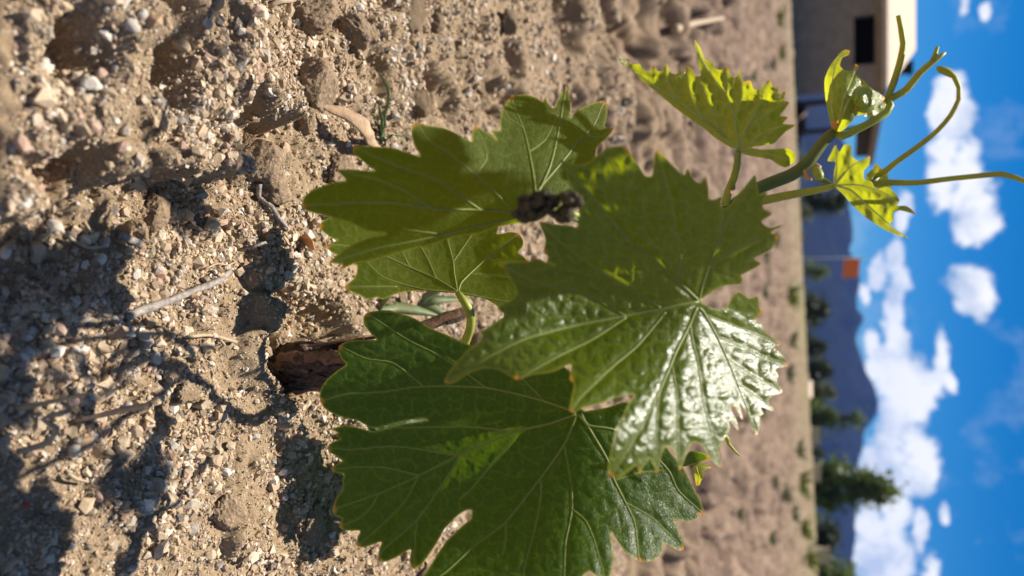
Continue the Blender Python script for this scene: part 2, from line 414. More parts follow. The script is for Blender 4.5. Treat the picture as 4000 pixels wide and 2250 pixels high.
M_TUFT = stem_material('tuft_yellow_green', (0.20, 0.25, 0.04), (0.35, 0.40, 0.03))

# ------------------------------------------------------------------ ground
def gpoly(pts): return np.array([G(*p)[:2] for p in pts])
MOUND = gpoly([(-420, -400), (-330, 900), (0, 868), (87, 822), (155, 765), (258, 735), (404, 704), (500, 712), (553, 752), (600, 722), (683, 712), (760, 690), (830, 655),
               (905, 690), (960, 660), (1010, 560), (1000, 430), (930, 300), (860, 150), (800, -100), (700, -500)])
PIT = gpoly([(1005, 1124), (1078, 1192), (1030, 1273), (985, 1340), (1030, 1440), (1062, 1500), (1090, 1560), (1140, 1600), (1330, 1560), (1400, 1420), (1330, 1280), (1220, 1150), (1120, 1100)])
def far_tilt(x, y):
    s = sstep(1.5, 30, y); a = s * (0.44 + 0.048 * np.clip(x * 30 / np.maximum(y, 6), -30, 30) * np.minimum(y / 30, 1.0))
    drop = sstep(31, 42, y); return a * (1 - drop) - 0.9 * drop
HOLLOWS = []       # hoof-sized hollows in the worked field: photo x, y, width and length in m, depth
for (tx, ty, rx, ry, dp) in [(2225, 45, .055, .075, .05), (2460, 190, .04, .09, .05), (2590, 75, .055, .12, .06), (2610, 235, .03, .10, .04), (2690, 130, .05, .16, .06), (2800, 55, .07, .25, .07), (2845, 140, .06, .22, .05), (2840, 620, .08, .3, .07),
        (1700, 350, .02, .025, .018), (1750, 400, .018, .02, .015), (1995, 240, .022, .025, .02), (1925, 395, .02, .03, .02), (2000, 385, .02, .03, .02), (2250, 395, .015, .03, .02), (2370, 230, .025, .05, .03), (1480, 300, .02, .02, .012),
        (2640, 2000, .09, .14, .06), (2430, 2160, .05, .07, .05), (2760, 1975, .06, .2, .05), (2900, 2000, .10, .4, .08), (2570, 2180, .05, .08, .04), (2850, 1760, .07, .3, .05), (2870, 2110, .07, .3, .05), (2800, 2200, .08, .25, .06), (2990, 1310, .09, .5, .06), (3000, 1700, .10, .6, .07), (2720, 2080, .06, .15, .05)]:
    g = G(tx, ty); HOLLOWS.append((g[0], g[1], rx, ry, dp))
def H(x, y):
    x = np.asarray(x, float); y = np.asarray(y, float)
    h = 0.0045 * fbm(x / .13, y / .13, 3, 11) + 0.0035 * fbm(x / .045, y / .045, 3, 12)
    near = 1 - sstep(1.2, 4.0, y)
    h += near * (0.0042 * fbm(x / .017, y / .017, 3, 13) + 0.0012 * fbm(x / .006, y / .006, 2, 14))
    f1, f2, idv = worley(x / .028, y / .028, 21)
    h += near * 0.0065 * (idv > 0.60) * sstep(0.0, 0.22, f2 - f1) * sstep(-0.1, 0.2, fbm(x / .1, y / .1, 2, 15))
    f1, f2, idv = worley(x / .011 + .6 * fbm(x / .02, y / .02, 2, 16), y / .011, 22)
    h += near * 0.0030 * (idv > 0.55) * sstep(0.0, 0.3, f2 - f1)
    m = (y < 0.75) & (np.abs(x) < 0.6)
    if m.any():
        xx = x[m] + 0.008 * fbm(x[m] / .03, y[m] / .03, 3, 31); yy = y[m] + 0.008 * fbm(x[m] / .03, y[m] / .03, 3, 32)
        d = seg_dist(xx, yy, MOUND); ins = inside(xx, yy, MOUND); sd = np.where(ins, d, -d)
        h[m] += 0.034 * sstep(-0.002, 0.004, sd) * sstep(-.45, .0, fbm(xx / .05, yy / .05, 2, 33)) + 0.014 * sstep(0.0, 0.05, sd)
        d = seg_dist(xx, yy, PIT); ins = inside(xx, yy, PIT); sd = np.where(ins, d, -d)
        h[m] += -0.013 * sstep(-0.003, 0.012, sd) + 0.005 * np.exp(-((sd + 0.008) / 0.008) ** 2)
    a = sstep(0.55, 1.6, y)
    n = fbm(x / .30, y / .22, 4, 41); w1, w2, wid = worley(x / .16, y / .12, 43); 
    h += a * ((0.028 + .03 * sstep(2, 8, y)) * n + (0.034 + .03 * sstep(2, 6, y)) * (wid > 0.5) * sstep(0.0, 0.22, w2 - w1)
              - 0.055 * sstep(0.24, 0.42, fbm(x / .17, y / .15, 2, 44)) * (0.4 + 0.6 * sstep(0, .3, fbm(x / 1.1, y / 1.1, 2, 45) + 0.1)))
    h += a * (0.012 * fbm(x / .05, y / .04, 3, 46) + 0.004 * fbm(x / .018, y / .015, 2, 52) * (1 - sstep(2.5, 4, y)))
    w1, w2, wid = worley(x / .062 + .5 * fbm(x / .1, y / .1, 2, 48), y / .05, 49)
    h += a * (1 - sstep(5, 9, y)) * 0.024 * (wid > 0.60) * sstep(0.0, 0.25, w2 - w1) * sstep(-.2, .1, fbm(x / .3, y / .3, 2, 50))
    for (px, py, rx, ry, dp) in HOLLOWS:
        q = ((x - px) / rx) ** 2 + ((y - py) / ry) ** 2; k = q < 2.5
        if k.any(): h[k] -= dp * (1 - sstep(0.35, 1.25, q[k] + .35 * fbm(x[k] / (rx * .7), y[k] / (rx * .7), 2, 51)))
    h += sstep(4, 12, y) * 0.05 * fbm(x / 1.4, y / 1.4, 3, 47) * (1 - sstep(30, 50, y))
    return h + far_tilt(x, y)
def build_ground():
    ys = [0.085]
    while ys[-1] < 3200:
        y = ys[-1]; s = max(0.0013, 0.62 * y * y / 208.0)
        if y < 12: s = min(s, 0.045)
        elif y < 45: s = min(s, 0.25)
        ys.append(y + s)
    ys = np.concatenate([[-3200, -300, -30, -4, -1, -0.3, 0.0, 0.04], ys]); 
    t = np.linspace(-1, 1, 350); t = np.sign(t) * (0.8 * np.abs(t) + 0.2 * np.abs(t) ** 2)
    wing = np.array([1.15, 1.4, 1.8, 2.6, 4, 7, 14, 40, 120])
    t = np.concatenate([-wing[::-1], t, wing])
    Y, T = np.meshgrid(ys, t, indexing='ij'); wdt = 0.19 + 0.60 * np.maximum(Y, 0)
    X = np.clip(T * np.minimum(wdt, 1900), -3200, 3200)
    # keep outer columns distinct where clipped
    Z = H(X.ravel(), np.maximum(Y, 0.02).ravel()).reshape(X.shape)
    Z = np.where(Y < 0.0, -0.01, Z)
    nr, nc = X.shape
    i = np.arange(nr - 1)[:, None] * nc + np.arange(nc - 1)[None, :]
    q = np.stack([i, i + 1, i + 1 + nc, i + nc], -1).reshape(-1, 4)
    V = np.stack([X, Y, Z], -1).reshape(-1, 3)
    xx = X.ravel(); keep = np.abs(xx[q].max(1) - xx[q].min(1)) > 1e-6
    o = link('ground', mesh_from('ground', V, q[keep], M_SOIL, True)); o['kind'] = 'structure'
build_ground()

# ------------------------------------------------------------------ grains and pebbles
ICO_V = None
def ico():
    p = (1 + 5 ** .5) / 2
    v = np.array([(-1, p, 0), (1, p, 0), (-1, -p, 0), (1, -p, 0), (0, -1, p), (0, 1, p), (0, -1, -p), (0, 1, -p), (p, 0, -1), (p, 0, 1), (-p, 0, -1), (-p, 0, 1)], float)
    f = np.array([(0, 11, 5), (0, 5, 1), (0, 1, 7), (0, 7, 10), (0, 10, 11), (1, 5, 9), (5, 11, 4), (11, 10, 2), (10, 7, 6), (7, 1, 8), (3, 9, 4), (3, 4, 2), (3, 2, 6), (3, 6, 8), (3, 8, 9), (4, 9, 5), (2, 4, 11), (6, 2, 10), (8, 6, 7), (9, 8, 1)])
    return v / np.linalg.norm(v[0]), f
def subdiv(v, f):
    v = [tuple(a) for a in v]; cache = {}; out = []
    def mid(a, b):
        k = (min(a, b), max(a, b))
        if k not in cache:
            m = (np.array(v[a]) + np.array(v[b])); m /= np.linalg.norm(m); cache[k] = len(v); v.append(tuple(m))
        return cache[k]
    for a, b, c in f:
        ab, bc, ca = mid(a, b), mid(b, c), mid(c, a); out += [(a, ab, ca), (b, bc, ab), (c, ca, bc), (ab, bc, ca)]
    return np.array(v), np.array(out)
IV, IF = ico(); IV1, IF1 = subdiv(IV, IF); IV2, IF2 = subdiv(IV1, IF1); IV3, IF3 = subdiv(IV2, IF2); IV4, IF4 = subdiv(IV3, IF3)
PALETTE = 0.95 * np.array([(0.40, 0.295, 0.185), (0.48, 0.37, 0.245), (0.34, 0.245, 0.155), (0.55, 0.46, 0.34), (0.68, 0.62, 0.53), (0.40, 0.36, 0.31), (0.45, 0.29, 0.21), (0.09, 0.08, 0.075), (0.30, 0.19, 0.11)])
PAL_W = np.array([0.25, 0.22, 0.17, 0.12, 0.055, 0.04, 0.05, 0.035, 0.05]); PAL_W /= PAL_W.sum()
def build_grains(n):
    tx = rng.uniform(-260, 2450, n); ty = rng.uniform(-350, 2600, n)
    d = np.stack([np.array(ray_dir(0, 0))[None, :].repeat(n, 0)])[0]
    d = FW[None] + RT[None] * ((ty - 1125) / F)[:, None] + UP[None] * ((tx - 2000) / F)[:, None]
    k = -CAM_H / d[:, 2]; x = d[:, 0] * k; y = d[:, 1] * k
    # the steep flanks of clods and bank carry grains too
    ex = rng.uniform(-.26, .26, 90000); ey = rng.uniform(.12, .62, 90000); e_ = .0012
    sl = np.hypot(H(ex + e_, ey) - H(ex - e_, ey), H(ex, ey + e_) - H(ex, ey - e_)) / (2 * e_); kp = rng.uniform(size=len(ex)) < np.clip((sl - .7) * .35, 0, .6)
    x = np.concatenate([x, ex[kp]]); y = np.concatenate([y, ey[kp]]); k = np.concatenate([k, np.full(kp.sum(), .36)]); n = len(x)
    clump = fbm(x / .05, y / .05, 3, 61)
    keep = rng.uniform(size=n) < np.clip(0.68 + 1.0 * clump, 0.30, 1.0)
    x, y, k, clump = x[keep], y[keep], k[keep], clump[keep]; n = len(x)
    r = 0.00044 * np.exp(np.abs(rng.normal(size=n)) ** 1.15 * 0.58) * (k / 0.42) ** 0.75 * (1 + 0.8 * np.clip(clump, -0.3, 0.6)); r = np.clip(r, 0.0004, 0.0034 * np.maximum(1, k / .6))
    z = H(x, y) + r * rng.uniform(-0.1, 0.55, n)
    pc = PALETTE[rng.choice(len(PALETTE), n, p=PAL_W)] * rng.uniform(0.82, 1.18, (n, 1))
    OV = np.array([(1, 0, 0), (-1, 0, 0), (0, 1, 0), (0, -1, 0), (0, 0, 1), (0, 0, -1)], float); OF = np.array([(0, 2, 4), (2, 1, 4), (1, 3, 4), (3, 0, 4), (2, 0, 5), (1, 2, 5), (3, 1, 5), (0, 3, 5)])
    big = r * 0.36 / k > 0.00085
    for nm, sel, bv, bf, lb in (('gravel', big, IV, IF, 'coarse tan sand and fine gravel covering the soil around the vine'), ('sand', ~big, OV, OF, 'fine brown sand and crumbs between the gravel')):
        m = int(sel.sum()); nv = len(bv); sc = rng.uniform(0.65, 1.25, (m, 1, 3)); v = bv[None] * (1 + 0.28 * rng.normal(size=(m, nv, 1))) * sc
        q = rng.normal(size=(m, 4)); q /= np.linalg.norm(q, axis=1)[:, None]; w, a, b, c = q.T
        Rm = np.stack([1 - 2 * (b * b + c * c), 2 * (a * b - c * w), 2 * (a * c + b * w), 2 * (a * b + c * w), 1 - 2 * (a * a + c * c), 2 * (b * c - a * w), 2 * (a * c - b * w), 2 * (b * c + a * w), 1 - 2 * (a * a + b * b)], -1).reshape(m, 3, 3)
        v = np.einsum('nij,nkj->nki', Rm, v) * r[sel][:, None, None] + np.stack([x, y, z], -1)[sel][:, None, :]
        f = (bf[None] + (np.arange(m) * nv)[:, None, None]).reshape(-1, 3)
        cl = np.concatenate([pc[sel], np.ones((m, 1))], 1)[:, None, :].repeat(nv, 1)
        o = link(nm, mesh_from(nm, v.reshape(-1, 3), f, M_GRAIN, False, colors=cl.reshape(-1, 4)))
        o['kind'] = 'stuff'; o['label'] = lb; o['category'] = nm
build_grains(190000)

def rock_mesh(name, seed, mat, sub=2, cut=7, rough=0.05):
    r_ = np.random.default_rng(seed); v = (IV2 if sub == 2 else IV3).copy(); f = IF2 if sub == 2 else IF3
    for _ in range(cut):   # shear faces off, so that the stone is angular
        nrm = r_.normal(size=3); nrm /= np.linalg.norm(nrm); h = r_.uniform(0.55, 0.85)
        dd = v @ nrm - h; v = v - np.where(dd > 0, dd, 0)[:, None] * nrm
    v = v * (1 + rough * fbm(v[:, 0] * 2 + seed, v[:, 1] * 2 + v[:, 2], 3, seed))[:, None] * r_.uniform(0.75, 1.25, 3)
    return mesh_from(name, v, f, mat, False)
PEB = [('chalky white', (0.72, 0.65, 0.54), 0.35), ('pale grey quartz', (0.50, 0.455, 0.39), 0.4), ('tan', (0.50, 0.37, 0.24), 0.4),
       ('pinkish', (0.52, 0.34, 0.26), 0.35), ('rusty brown', (0.38, 0.23, 0.12), 0.35), ('dark slate grey', (0.14, 0.13, 0.125), 0.3)]
PEB_MESH = []
for ci, (nm, c, dirt) in enumerate(PEB):
    m = pebble_material('pebble_' + nm.replace(' ', '_'), c, dirt)
    PEB_MESH.append([rock_mesh('pebble', 100 + ci * 10 + j, m) for j in range(5)])
TRUNK_XY = G(1130, 1432)
def put_pebble(x, y, r, ci, lift=0.25, label=None, group=True):
    me = PEB_MESH[ci][random.randrange(5)]
    o = link('pebble', me, None, (x, y, float(H(np.array([x]), np.array([y]))[0]) + r * lift)); o.scale = (r, r * random.uniform(.8, 1.1), r * random.uniform(.7, .95))
    o.rotation_euler = (random.uniform(0, 6.3), random.uniform(0, 6.3), random.uniform(0, 6.3))
    px, py = np.array([x]), np.array([y]); tr_ = math.hypot(x - TRUNK_XY[0], y - TRUNK_XY[1])
    zone = 'on the raised soil bank' if inside(px, py, MOUND)[0] else 'near the foot of the peeling trunk' if tr_ < .085 else 'among the clods beyond the bank' if y > .34 else 'in the gravel under the plant shadow' if x > .02 else 'in the hollow below the bank'
    lb = '%s angular %s pebble lying %s' % ('larger' if r > .0021 else 'small' if r > .0015 else 'tiny', PEB[ci][0], zone)
    tag(o, label or lb, 'pebble', None if label else lb.replace(' pebble lying', ' pebbles'))
    return o
def build_pebbles():
    n = 0
    while n < 245:
        tx = random.uniform(-60, 1450); ty = random.uniform(-60, 2320)
        if tx > 1150 and 1200 < ty < 2300: continue
        g = G(tx, ty); u = float(fbm(np.array([g[0] / .05]), np.array([g[1] / .05]), 3, 61)[0])
        if random.random() > 0.45 + 1.5 * u: continue
        r = random.choice([.0013, .0014, .0016, .0018, .002, .0022, .0026]) * random.uniform(.85, 1.15)
        put_pebble(g[0], g[1], r, random.choices(range(6), (0.07, 0.19, 0.40, 0.17, 0.12, 0.05))[0]); n += 1
    hand = [(375, 1702, .0052, 0, 'smooth oval chalk-white pebble in a patch of sun among gravel'), (515, 1592, .0056, 1, 'large translucent grey quartz chip half in the leaf shadow'),
            (705, 1735, .0042, 1, 'rounded grey pebble beside a brown one in the sunlit patch'), (655, 1705, .0048, 3, 'rounded brownish pink pebble touching a grey pebble in the sunlit patch'),
            (440, 1690, .0042, 3, None), (540, 1685, .0050, 2, None), (640, 1570, .0056, 2, None), (290, 1760, .0050, 1, None),
            (88, 55, .0062, 0, 'squarish cream pebble on the raised soil bank'), (45, 275, .0085, 0, 'big pale flattish pebble near the foot of the soil bank'),
            (60, 370, .0060, 0, 'round whitish pebble with a brown shaded side on the bank'), (130, 160, .0045, 1, None),
            (612, 466, .0050, 0, 'bright white pebble in the cluster on the sunlit bank'), (668, 472, .0048, 3, 'pinkish cream pebble in the cluster on the sunlit bank'), (672, 512, .0046, 0, None), (716, 536, .0038, 1, None), (750, 532, .0038, 2, None),
            (355, 940, .0045, 0, 'elongated bright white pebble beside dry forked straw'), (400, 1012, .0050, 0, None), (300, 915, .0046, 5, None), (225, 885, .0052, 1, None), (425, 945, .0040, 1, None), (165, 975, .0060, 2, None), (565, 920, .0045, 2, None), (525, 900, .0052, 4, None),
            (555, 715, .0055, 2, 'blocky tan pebble stuck in the shaded side of the bank'), (895, 735, .0052, 2, None), (1010, 405, .0048, 2, None),
            (640, 105, .0046, 3, None), (470, 210, .0055, 2, None), (900, 205, .0048, 0, None), (1220, 1145, .0052, 0, 'pale pebble in the shade beside the peeling trunk'), (1200, 1310, .0045, 0, None), (1165, 1250, .0050, 2, None),
            (870, 1215, .0048, 1, None), (820, 1345, .0060, 2, None), (640, 1400, .0052, 1, None), (600, 1340, .0050, 1, None), (480, 1760, .0042, 2, None)]
    for tx, ty, r, ci, lb in hand:
        g = G(tx, ty, 0.006); put_pebble(g[0], g[1], r * 0.62, ci, 0.25, lb)
build_pebbles()

def build_clods():
    # lumps of caked soil; (photo x, photo y, size in m, stretch, label)
    spec = [(1075, 735, .013, (1.25, 1.0, .9), 'wedge shaped flat-faced soil clod at the edge of the bank'), (1010, 610, .014, (1.1, 1, .8), 'crumbly rounded soil clod behind the wedge shaped clod'),
            (1225, 330, .012, (1.2, 1, .9), 'smooth tan soil clod casting a shadow hole'), (1330, 700, .012, (1.2, 1.1, .7), 'low crusted soil clod under the hanging leaf tip'),
            (1240, 60, .015, (1, 1.1, .9), 'large pitted soil clod above a dark hollow'), (1390, 130, .012, (1.3, .9, .9), 'long pinkish soil clod beside thin roots'),
            (930, 660, .008, (1, 1, .9), 'small crumb of soil with roots at the bank edge'), (560, 900, .006, (1, 1, 1), 'small round crumbly soil lump beside a bark chip'),
            (620, 830, .007, (1.2, 1, .7), 'crumbly soil lump in the bank shadow'), (1190, 470, .008, (1, 1, 1), 'cupped bit of dried soil crust near the curled dry leaf'),
            (740, 1540, .006, (1.2, 1, .8), 'dull brown soil lump at the edge of the leaf shadow'), (900, 2020, .010, (1.3, 1, .6), 'flat soil crust in the dappled shade'), (1240, 2040, .012, (1.2, 1, .6), 'broad shaded soil crust below the dark green leaf')]
    for k, (tx, ty, s, st, lb) in enumerate(spec):
        g = G(tx, ty, 0.004); r_ = np.random.default_rng(300 + k); v = IV4.copy()
        for _ in range(6):
            nrm = r_.normal(size=3); nrm /= np.linalg.norm(nrm); dd = v @ nrm - r_.uniform(.55, .8); v = v - np.where(dd > 0, dd, 0)[:, None] * nrm
        a = v[:, 0] * 1.5 + k * 3; b = v[:, 1] * 1.5 + v[:, 2] * 1.1
        v = v * (1 + .26 * fbm(a, b, 4, 80 + k) + .16 * fbm(a * 4, b * 4 + v[:, 2] * 3, 3, 90 + k) + .10 * fbm(a * 11, b * 11 + v[:, 2] * 8, 3, 95 + k))[:, None] * np.array(st) * s
        o = link('soil_clod', mesh_from('soil_clod', v, IF4, M_CLOD, True), None, (g[0], g[1], float(H(np.array([g[0]]), np.array([g[1]]))[0]) + s * .12)); o.rotation_euler = (0, 0, r_.uniform(0, 6))
        tag(o, lb, 'clod')
    # clods scattered over the field behind
    protos = []
    for k in range(5):
        v = IV3.copy(); r_ = np.random.default_rng(400 + k)
        for _ in range(7):
            nrm = r_.normal(size=3); nrm /= np.linalg.norm(nrm); dd = v @ nrm - r_.uniform(.55, .8); v = v - np.where(dd > 0, dd, 0)[:, None] * nrm
        v = v * (1 + .25 * fbm(v[:, 0] * 1.6 + k, v[:, 1] * 1.6 + v[:, 2], 4, 70 + k) + .08 * fbm(v[:, 0] * 7, v[:, 1] * 7 + v[:, 2] * 5, 2, 75 + k))[:, None] * np.array((1.2, .9, .75))
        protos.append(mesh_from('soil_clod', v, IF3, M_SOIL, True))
    for k in range(70):
        tx = random.uniform(1500, 2950); ty = random.uniform(-80, 2330); g = G(tx, ty); s = random.uniform(.006, .013) * (1 + .35 * min(g[1], 6))
        o = link('soil_clod', protos[k % 5], None, (g[0], g[1], float(H(np.array([g[0]]), np.array([g[1]]))[0]) + s * .2)); o.scale = (s, s, s); o.rotation_euler = (0, 0, random.uniform(0, 6.3))
        zone = 'by the house side of the field' if g[0] < -.12 * g[1] else 'between the leaves and the flagpole' if g[0] < .12 * g[1] else 'behind the large dark green leaf'
        lb = 'blurred %s lump of dry soil %s' % ('fist-sized' if s > .02 else 'walnut-sized' if s > .012 else 'hazelnut-sized', zone); tag(o, lb, 'clod', lb[8:].replace('lump', 'lumps'))
build_clods()

# ------------------------------------------------------------------ litter on the ground
def gh(tx, ty, lift=0.0, z=0.0):
    g = G(tx, ty, z); g[2] = float(H(np.array([g[0]]), np.array([g[1]]))[0]) + lift; return g
def ground_tube(name, pts, r0, r1, mat, label, cat, lift=0.0015, lifts=None, group=None, nseg=8, squash=None, bump=0.25):
    p = np.array([gh(x, y, (lifts[i] if lifts else lift)) for i, (x, y) in enumerate(pts)])
    rad = np.linspace(r0, r1, len(p)); V, Fs = tube(p, rad, nseg, 0.0025, True, squash, bump, len(label))
    o = link(name, mesh_from(name, rel(V, p[0]), Fs, mat, True), None, tuple(p[0])); return tag(o, label, cat, group)
def build_litter():
    ground_tube('grey_stick', [(470, 1240), (560, 1205), (650, 1172), (740, 1135), (820, 1098), (890, 1062)], .0021, .0016, M_GREY, 'weathered grey woody stick lying on the soil near the trunk', 'stick', .0022)
    ground_tube('brown_stick', [(262, 1640), (300, 1615), (350, 1585), (385, 1572)], .0009, .0015, M_DRY, 'short brown stick poking up out of the gravel', 'stick', lifts=[.002, .010, .020, .027])
    ground_tube('forked_straw', [(195, 905), (245, 935), (290, 962), (305, 968), (350, 965)], .0008, .0006, M_STRAW, 'thin bent dry straw lying across the gravel', 'straw', .0035)
    ground_tube('straw', [(280, 868), (300, 905), (325, 925)], .0006, .0004, M_STRAW, 'short fine straw among the white pebbles', 'straw', .003)
    ground_tube('bark_chip', [(440, 915), (470, 930), (520, 955)], .0022, .0016, M_GREY, 'small grey fibrous bark chip beside a soil lump', 'bark', .002, squash=(1, .6))
    ground_tube('root', [(985, 720), (1000, 770), (1015, 810), (1040, 850), (1075, 885)], .0014, .0012, M_GREY, 'grey wrinkled root crossing the shadow of the wedge clod', 'root', .0035)
    ground_tube('rootlet', [(1330, 20), (1328, 100), (1335, 170), (1338, 220), (1315, 270), (1300, 320), (1305, 380), (1310, 440)], .0008, .0006, M_ROOT, 'long thin brown rootlet running over pinkish clods', 'root', .003)
    ground_tube('rootlet', [(1050, 260), (1065, 330), (1050, 390), (1030, 440), (1040, 480), (1080, 520)], .0007, .0010, M_ROOT, 'thin pale rootlet curving beside the crumbly clod', 'root', .002)
    ground_tube('rootlet', [(935, 980), (950, 958), (975, 948), (995, 955), (1000, 975)], .0008, .0005, M_GREY, 'small dark hooked rootlet on bare soil', 'root', lifts=[.001, .006, .008, .005, .001])
    ground_tube('rootlet', [(690, 1315), (780, 1308), (830, 1322), (870, 1335)], .0008, .0009, M_STRAW, 'pale split rootlet in the leaf shadow by the crust edge', 'root', .0025)
    ground_tube('rootlet', [(810, 1325), (828, 1345), (822, 1365)], .0008, .0004, M_STRAW, 'short pale root fork hanging in the leaf shadow', 'root', .0025)
    ground_tube('rootlet', [(720, 845), (760, 870), (800, 858), (850, 872)], .0005, .0004, M_ROOT, 'hair-thin rootlet in the dark crumbly hollow', 'root', .002)
    ground_tube('rootlet', [(780, 1050), (830, 1030), (870, 1036), (905, 1022)], .0005, .0004, M_STRAW, 'hair-thin pale rootlet above the grey stick', 'root', .003)
    ground_tube('dry_stalk', [(15, 1590), (40, 1570), (70, 1545), (105, 1522)], .0011, .0007, M_STRAW, 'pale dry stalk curling up at the foot of the shade', 'straw', lifts=[.004, .012, .02, .03])
    ground_tube('dry_stalk', [(20, 1760), (55, 1720), (55, 1660), (20, 1625), (90, 1590), (140, 1570)], .0012, .0009, M_STRAW, 'looping pale dry stalk above the shaded gravel', 'straw', lifts=[.006, .016, .02, .018, .022, .014])
    ground_tube('dry_stalk', [(230, 1845), (270, 1868), (310, 1878)], .0009, .0005, M_STRAW, 'short pale stem lying in shaded gravel', 'straw', .004)
    ground_tube('dry_stalk', [(1035, 30), (1050, 10), (1085, 6), (1110, -4)], .0014, .0022, M_STRAW, 'pale curled husk beside the dark hollow', 'husk', lifts=[.001, .006, .008, .008], squash=(1, .4))
    ground_tube('pale_stick', [(2610, 118), (2660, 98), (2712, 84)], .010, .006, M_STRAW, 'pale wood splinter lying by dark holes in the field', 'stick', .03)
    # curled dry leaf blade, a folded strip with a hollow underside
    ax = np.array([gh(1200, 405, .004), gh(1240, 445, .010), gh(1290, 492, .014), gh(1340, 535, .014), gh(1390, 566, .011), gh(1430, 590, .006)])
    ax = catmull(ax, .002); n = len(ax); V = []; Fs = []; mseg = 9
    for i, p in enumerate(ax):
        w = .0085 * math.sin(math.pi * (0.04 + 0.95 * i / n)) ** .8; tgt = ax[min(i + 1, n - 1)] - ax[max(i - 1, 0)]; tgt /= np.linalg.norm(tgt); ca = np.array([-.35, .55, .75]); ca -= tgt * (ca @ tgt); ca /= np.linalg.norm(ca); cb = np.cross(tgt, ca)
        for j in range(mseg):
            t = (j / (mseg - 1) * 2 - 1) * .75 + .5 + .25 * math.sin(i * .11); V.append(p + w * (ca * math.cos(t) * .9 + cb * math.sin(t)) * (1 + .06 * math.sin(i * .9 + j)))
    for i in range(n - 1):
        for j in range(mseg - 1): a = i * mseg + j; Fs.append((a, a + 1, a + 1 + mseg, a + mseg))
    o = link('dry_leaf', mesh_from('dry_leaf', rel(V, ax[0]), Fs, M_DRY, True), None, tuple(ax[0])); so = o.modifiers.new('thickness', 'SOLIDIFY'); so.thickness = .0006
    tag(o, 'curled brown dry leaf blade lying on clods beside the hanging leaf', 'dry leaf')
    # orange flake standing up
    a = gh(1165, 925); V = []; Fs = []
    out = [(0, 0), (.0035, .001), (.0062, .006), (.0058, .012), (.003, .0165), (-.001, .014), (-.0022, .007)]
    V = [(x, .0025 * math.sin(z * 180), z) for x, z in out]; V = np.array(V + [(x, y + .0006, z) for x, y, z in V]); k = len(out)
    Fs = [tuple(range(k)), tuple(range(2 * k - 1, k - 1, -1))] + [(i, i + k, (i + 1) % k + k, (i + 1) % k) for i in range(k)]
    o = link('leaf_flake', mesh_from('leaf_flake', V, Fs, M_ORANGE, False), None, tuple(a)); o.rotation_euler = (.5, .1, .5); tag(o, 'small orange dry leaf flake standing on bare soil', 'dry leaf')
    for (tx, ty, lb) in ((624, 1218, 'tiny bright red speck beside the grey stick'), (100, 1970, 'tiny red speck in the deep shade on gravel')):
        v = IV1 * (1 + .2 * fbm(IV1[:, 0] * 2, IV1[:, 1] * 2 + IV1[:, 2], 2, 5))[:, None] * .0008 * np.array((1.3, 1, .9)); p = gh(tx, ty, .0012)
        tag(link('red_seed', mesh_from('red_seed', v, IF1, M_RED, True), None, tuple(p)), lb, 'seed')
build_litter()

# ------------------------------------------------------------------ the vine
def Wn(ox, oy, s, pts): return [(ox + x / s, oy + y / s) for x, y in pts]
W1 = lambda *p: Wn(1150, 420, 2, p)
W2 = lambda *p: Wn(1700, 500, 2, p)
W3 = lambda *p: Wn(1700, 1000, 2, p)
W4 = lambda *p: Wn(2100, 1200, 2, p)
W5 = lambda *p: Wn(1150, 1150, 2, p)
W6 = lambda *p: Wn(1150, 1526, 2, p)
W7 = lambda *p: Wn(2000, 1526, 2, p)
Z3 = lambda *p: Wn(1100, 250, 1.6557, p)
Z5 = lambda *p: Wn(2200, 0, 1.2883, p)
Z6 = lambda *p: Wn(2200, 1000, 1.1592, p)
Z7 = lambda *p: Wn(3000, 0, 1.288, p)

class Depth:      # smooth surface of a leaf through points of known distance
    def __init__(s, ctrl, lam=2e-4):
        c = np.array(ctrl, float); s.p = c[:, :2] / 1000; n = len(c)
        K = s.k(s.p, s.p) + lam * np.eye(n); A = np.zeros((n + 3, n + 3)); Q = np.concatenate([np.ones((n, 1)), s.p], 1)
        A[:n, :n] = K; A[:n, n:] = Q; A[n:, :n] = Q.T; s.w = np.linalg.solve(A, np.concatenate([c[:, 2], np.zeros(3)])); s.n = n
    def k(s, a, b):
        d2 = ((a[:, None, :] - b[None]) ** 2).sum(-1); return 0.5 * d2 * np.log(d2 + 1e-12)
    def __call__(s, x, y):
        q = np.stack([np.ravel(x), np.ravel(y)], -1) / 1000; return s.k(q, s.p) @ s.w[:s.n] + s.w[s.n] + q @ s.w[s.n + 1:]

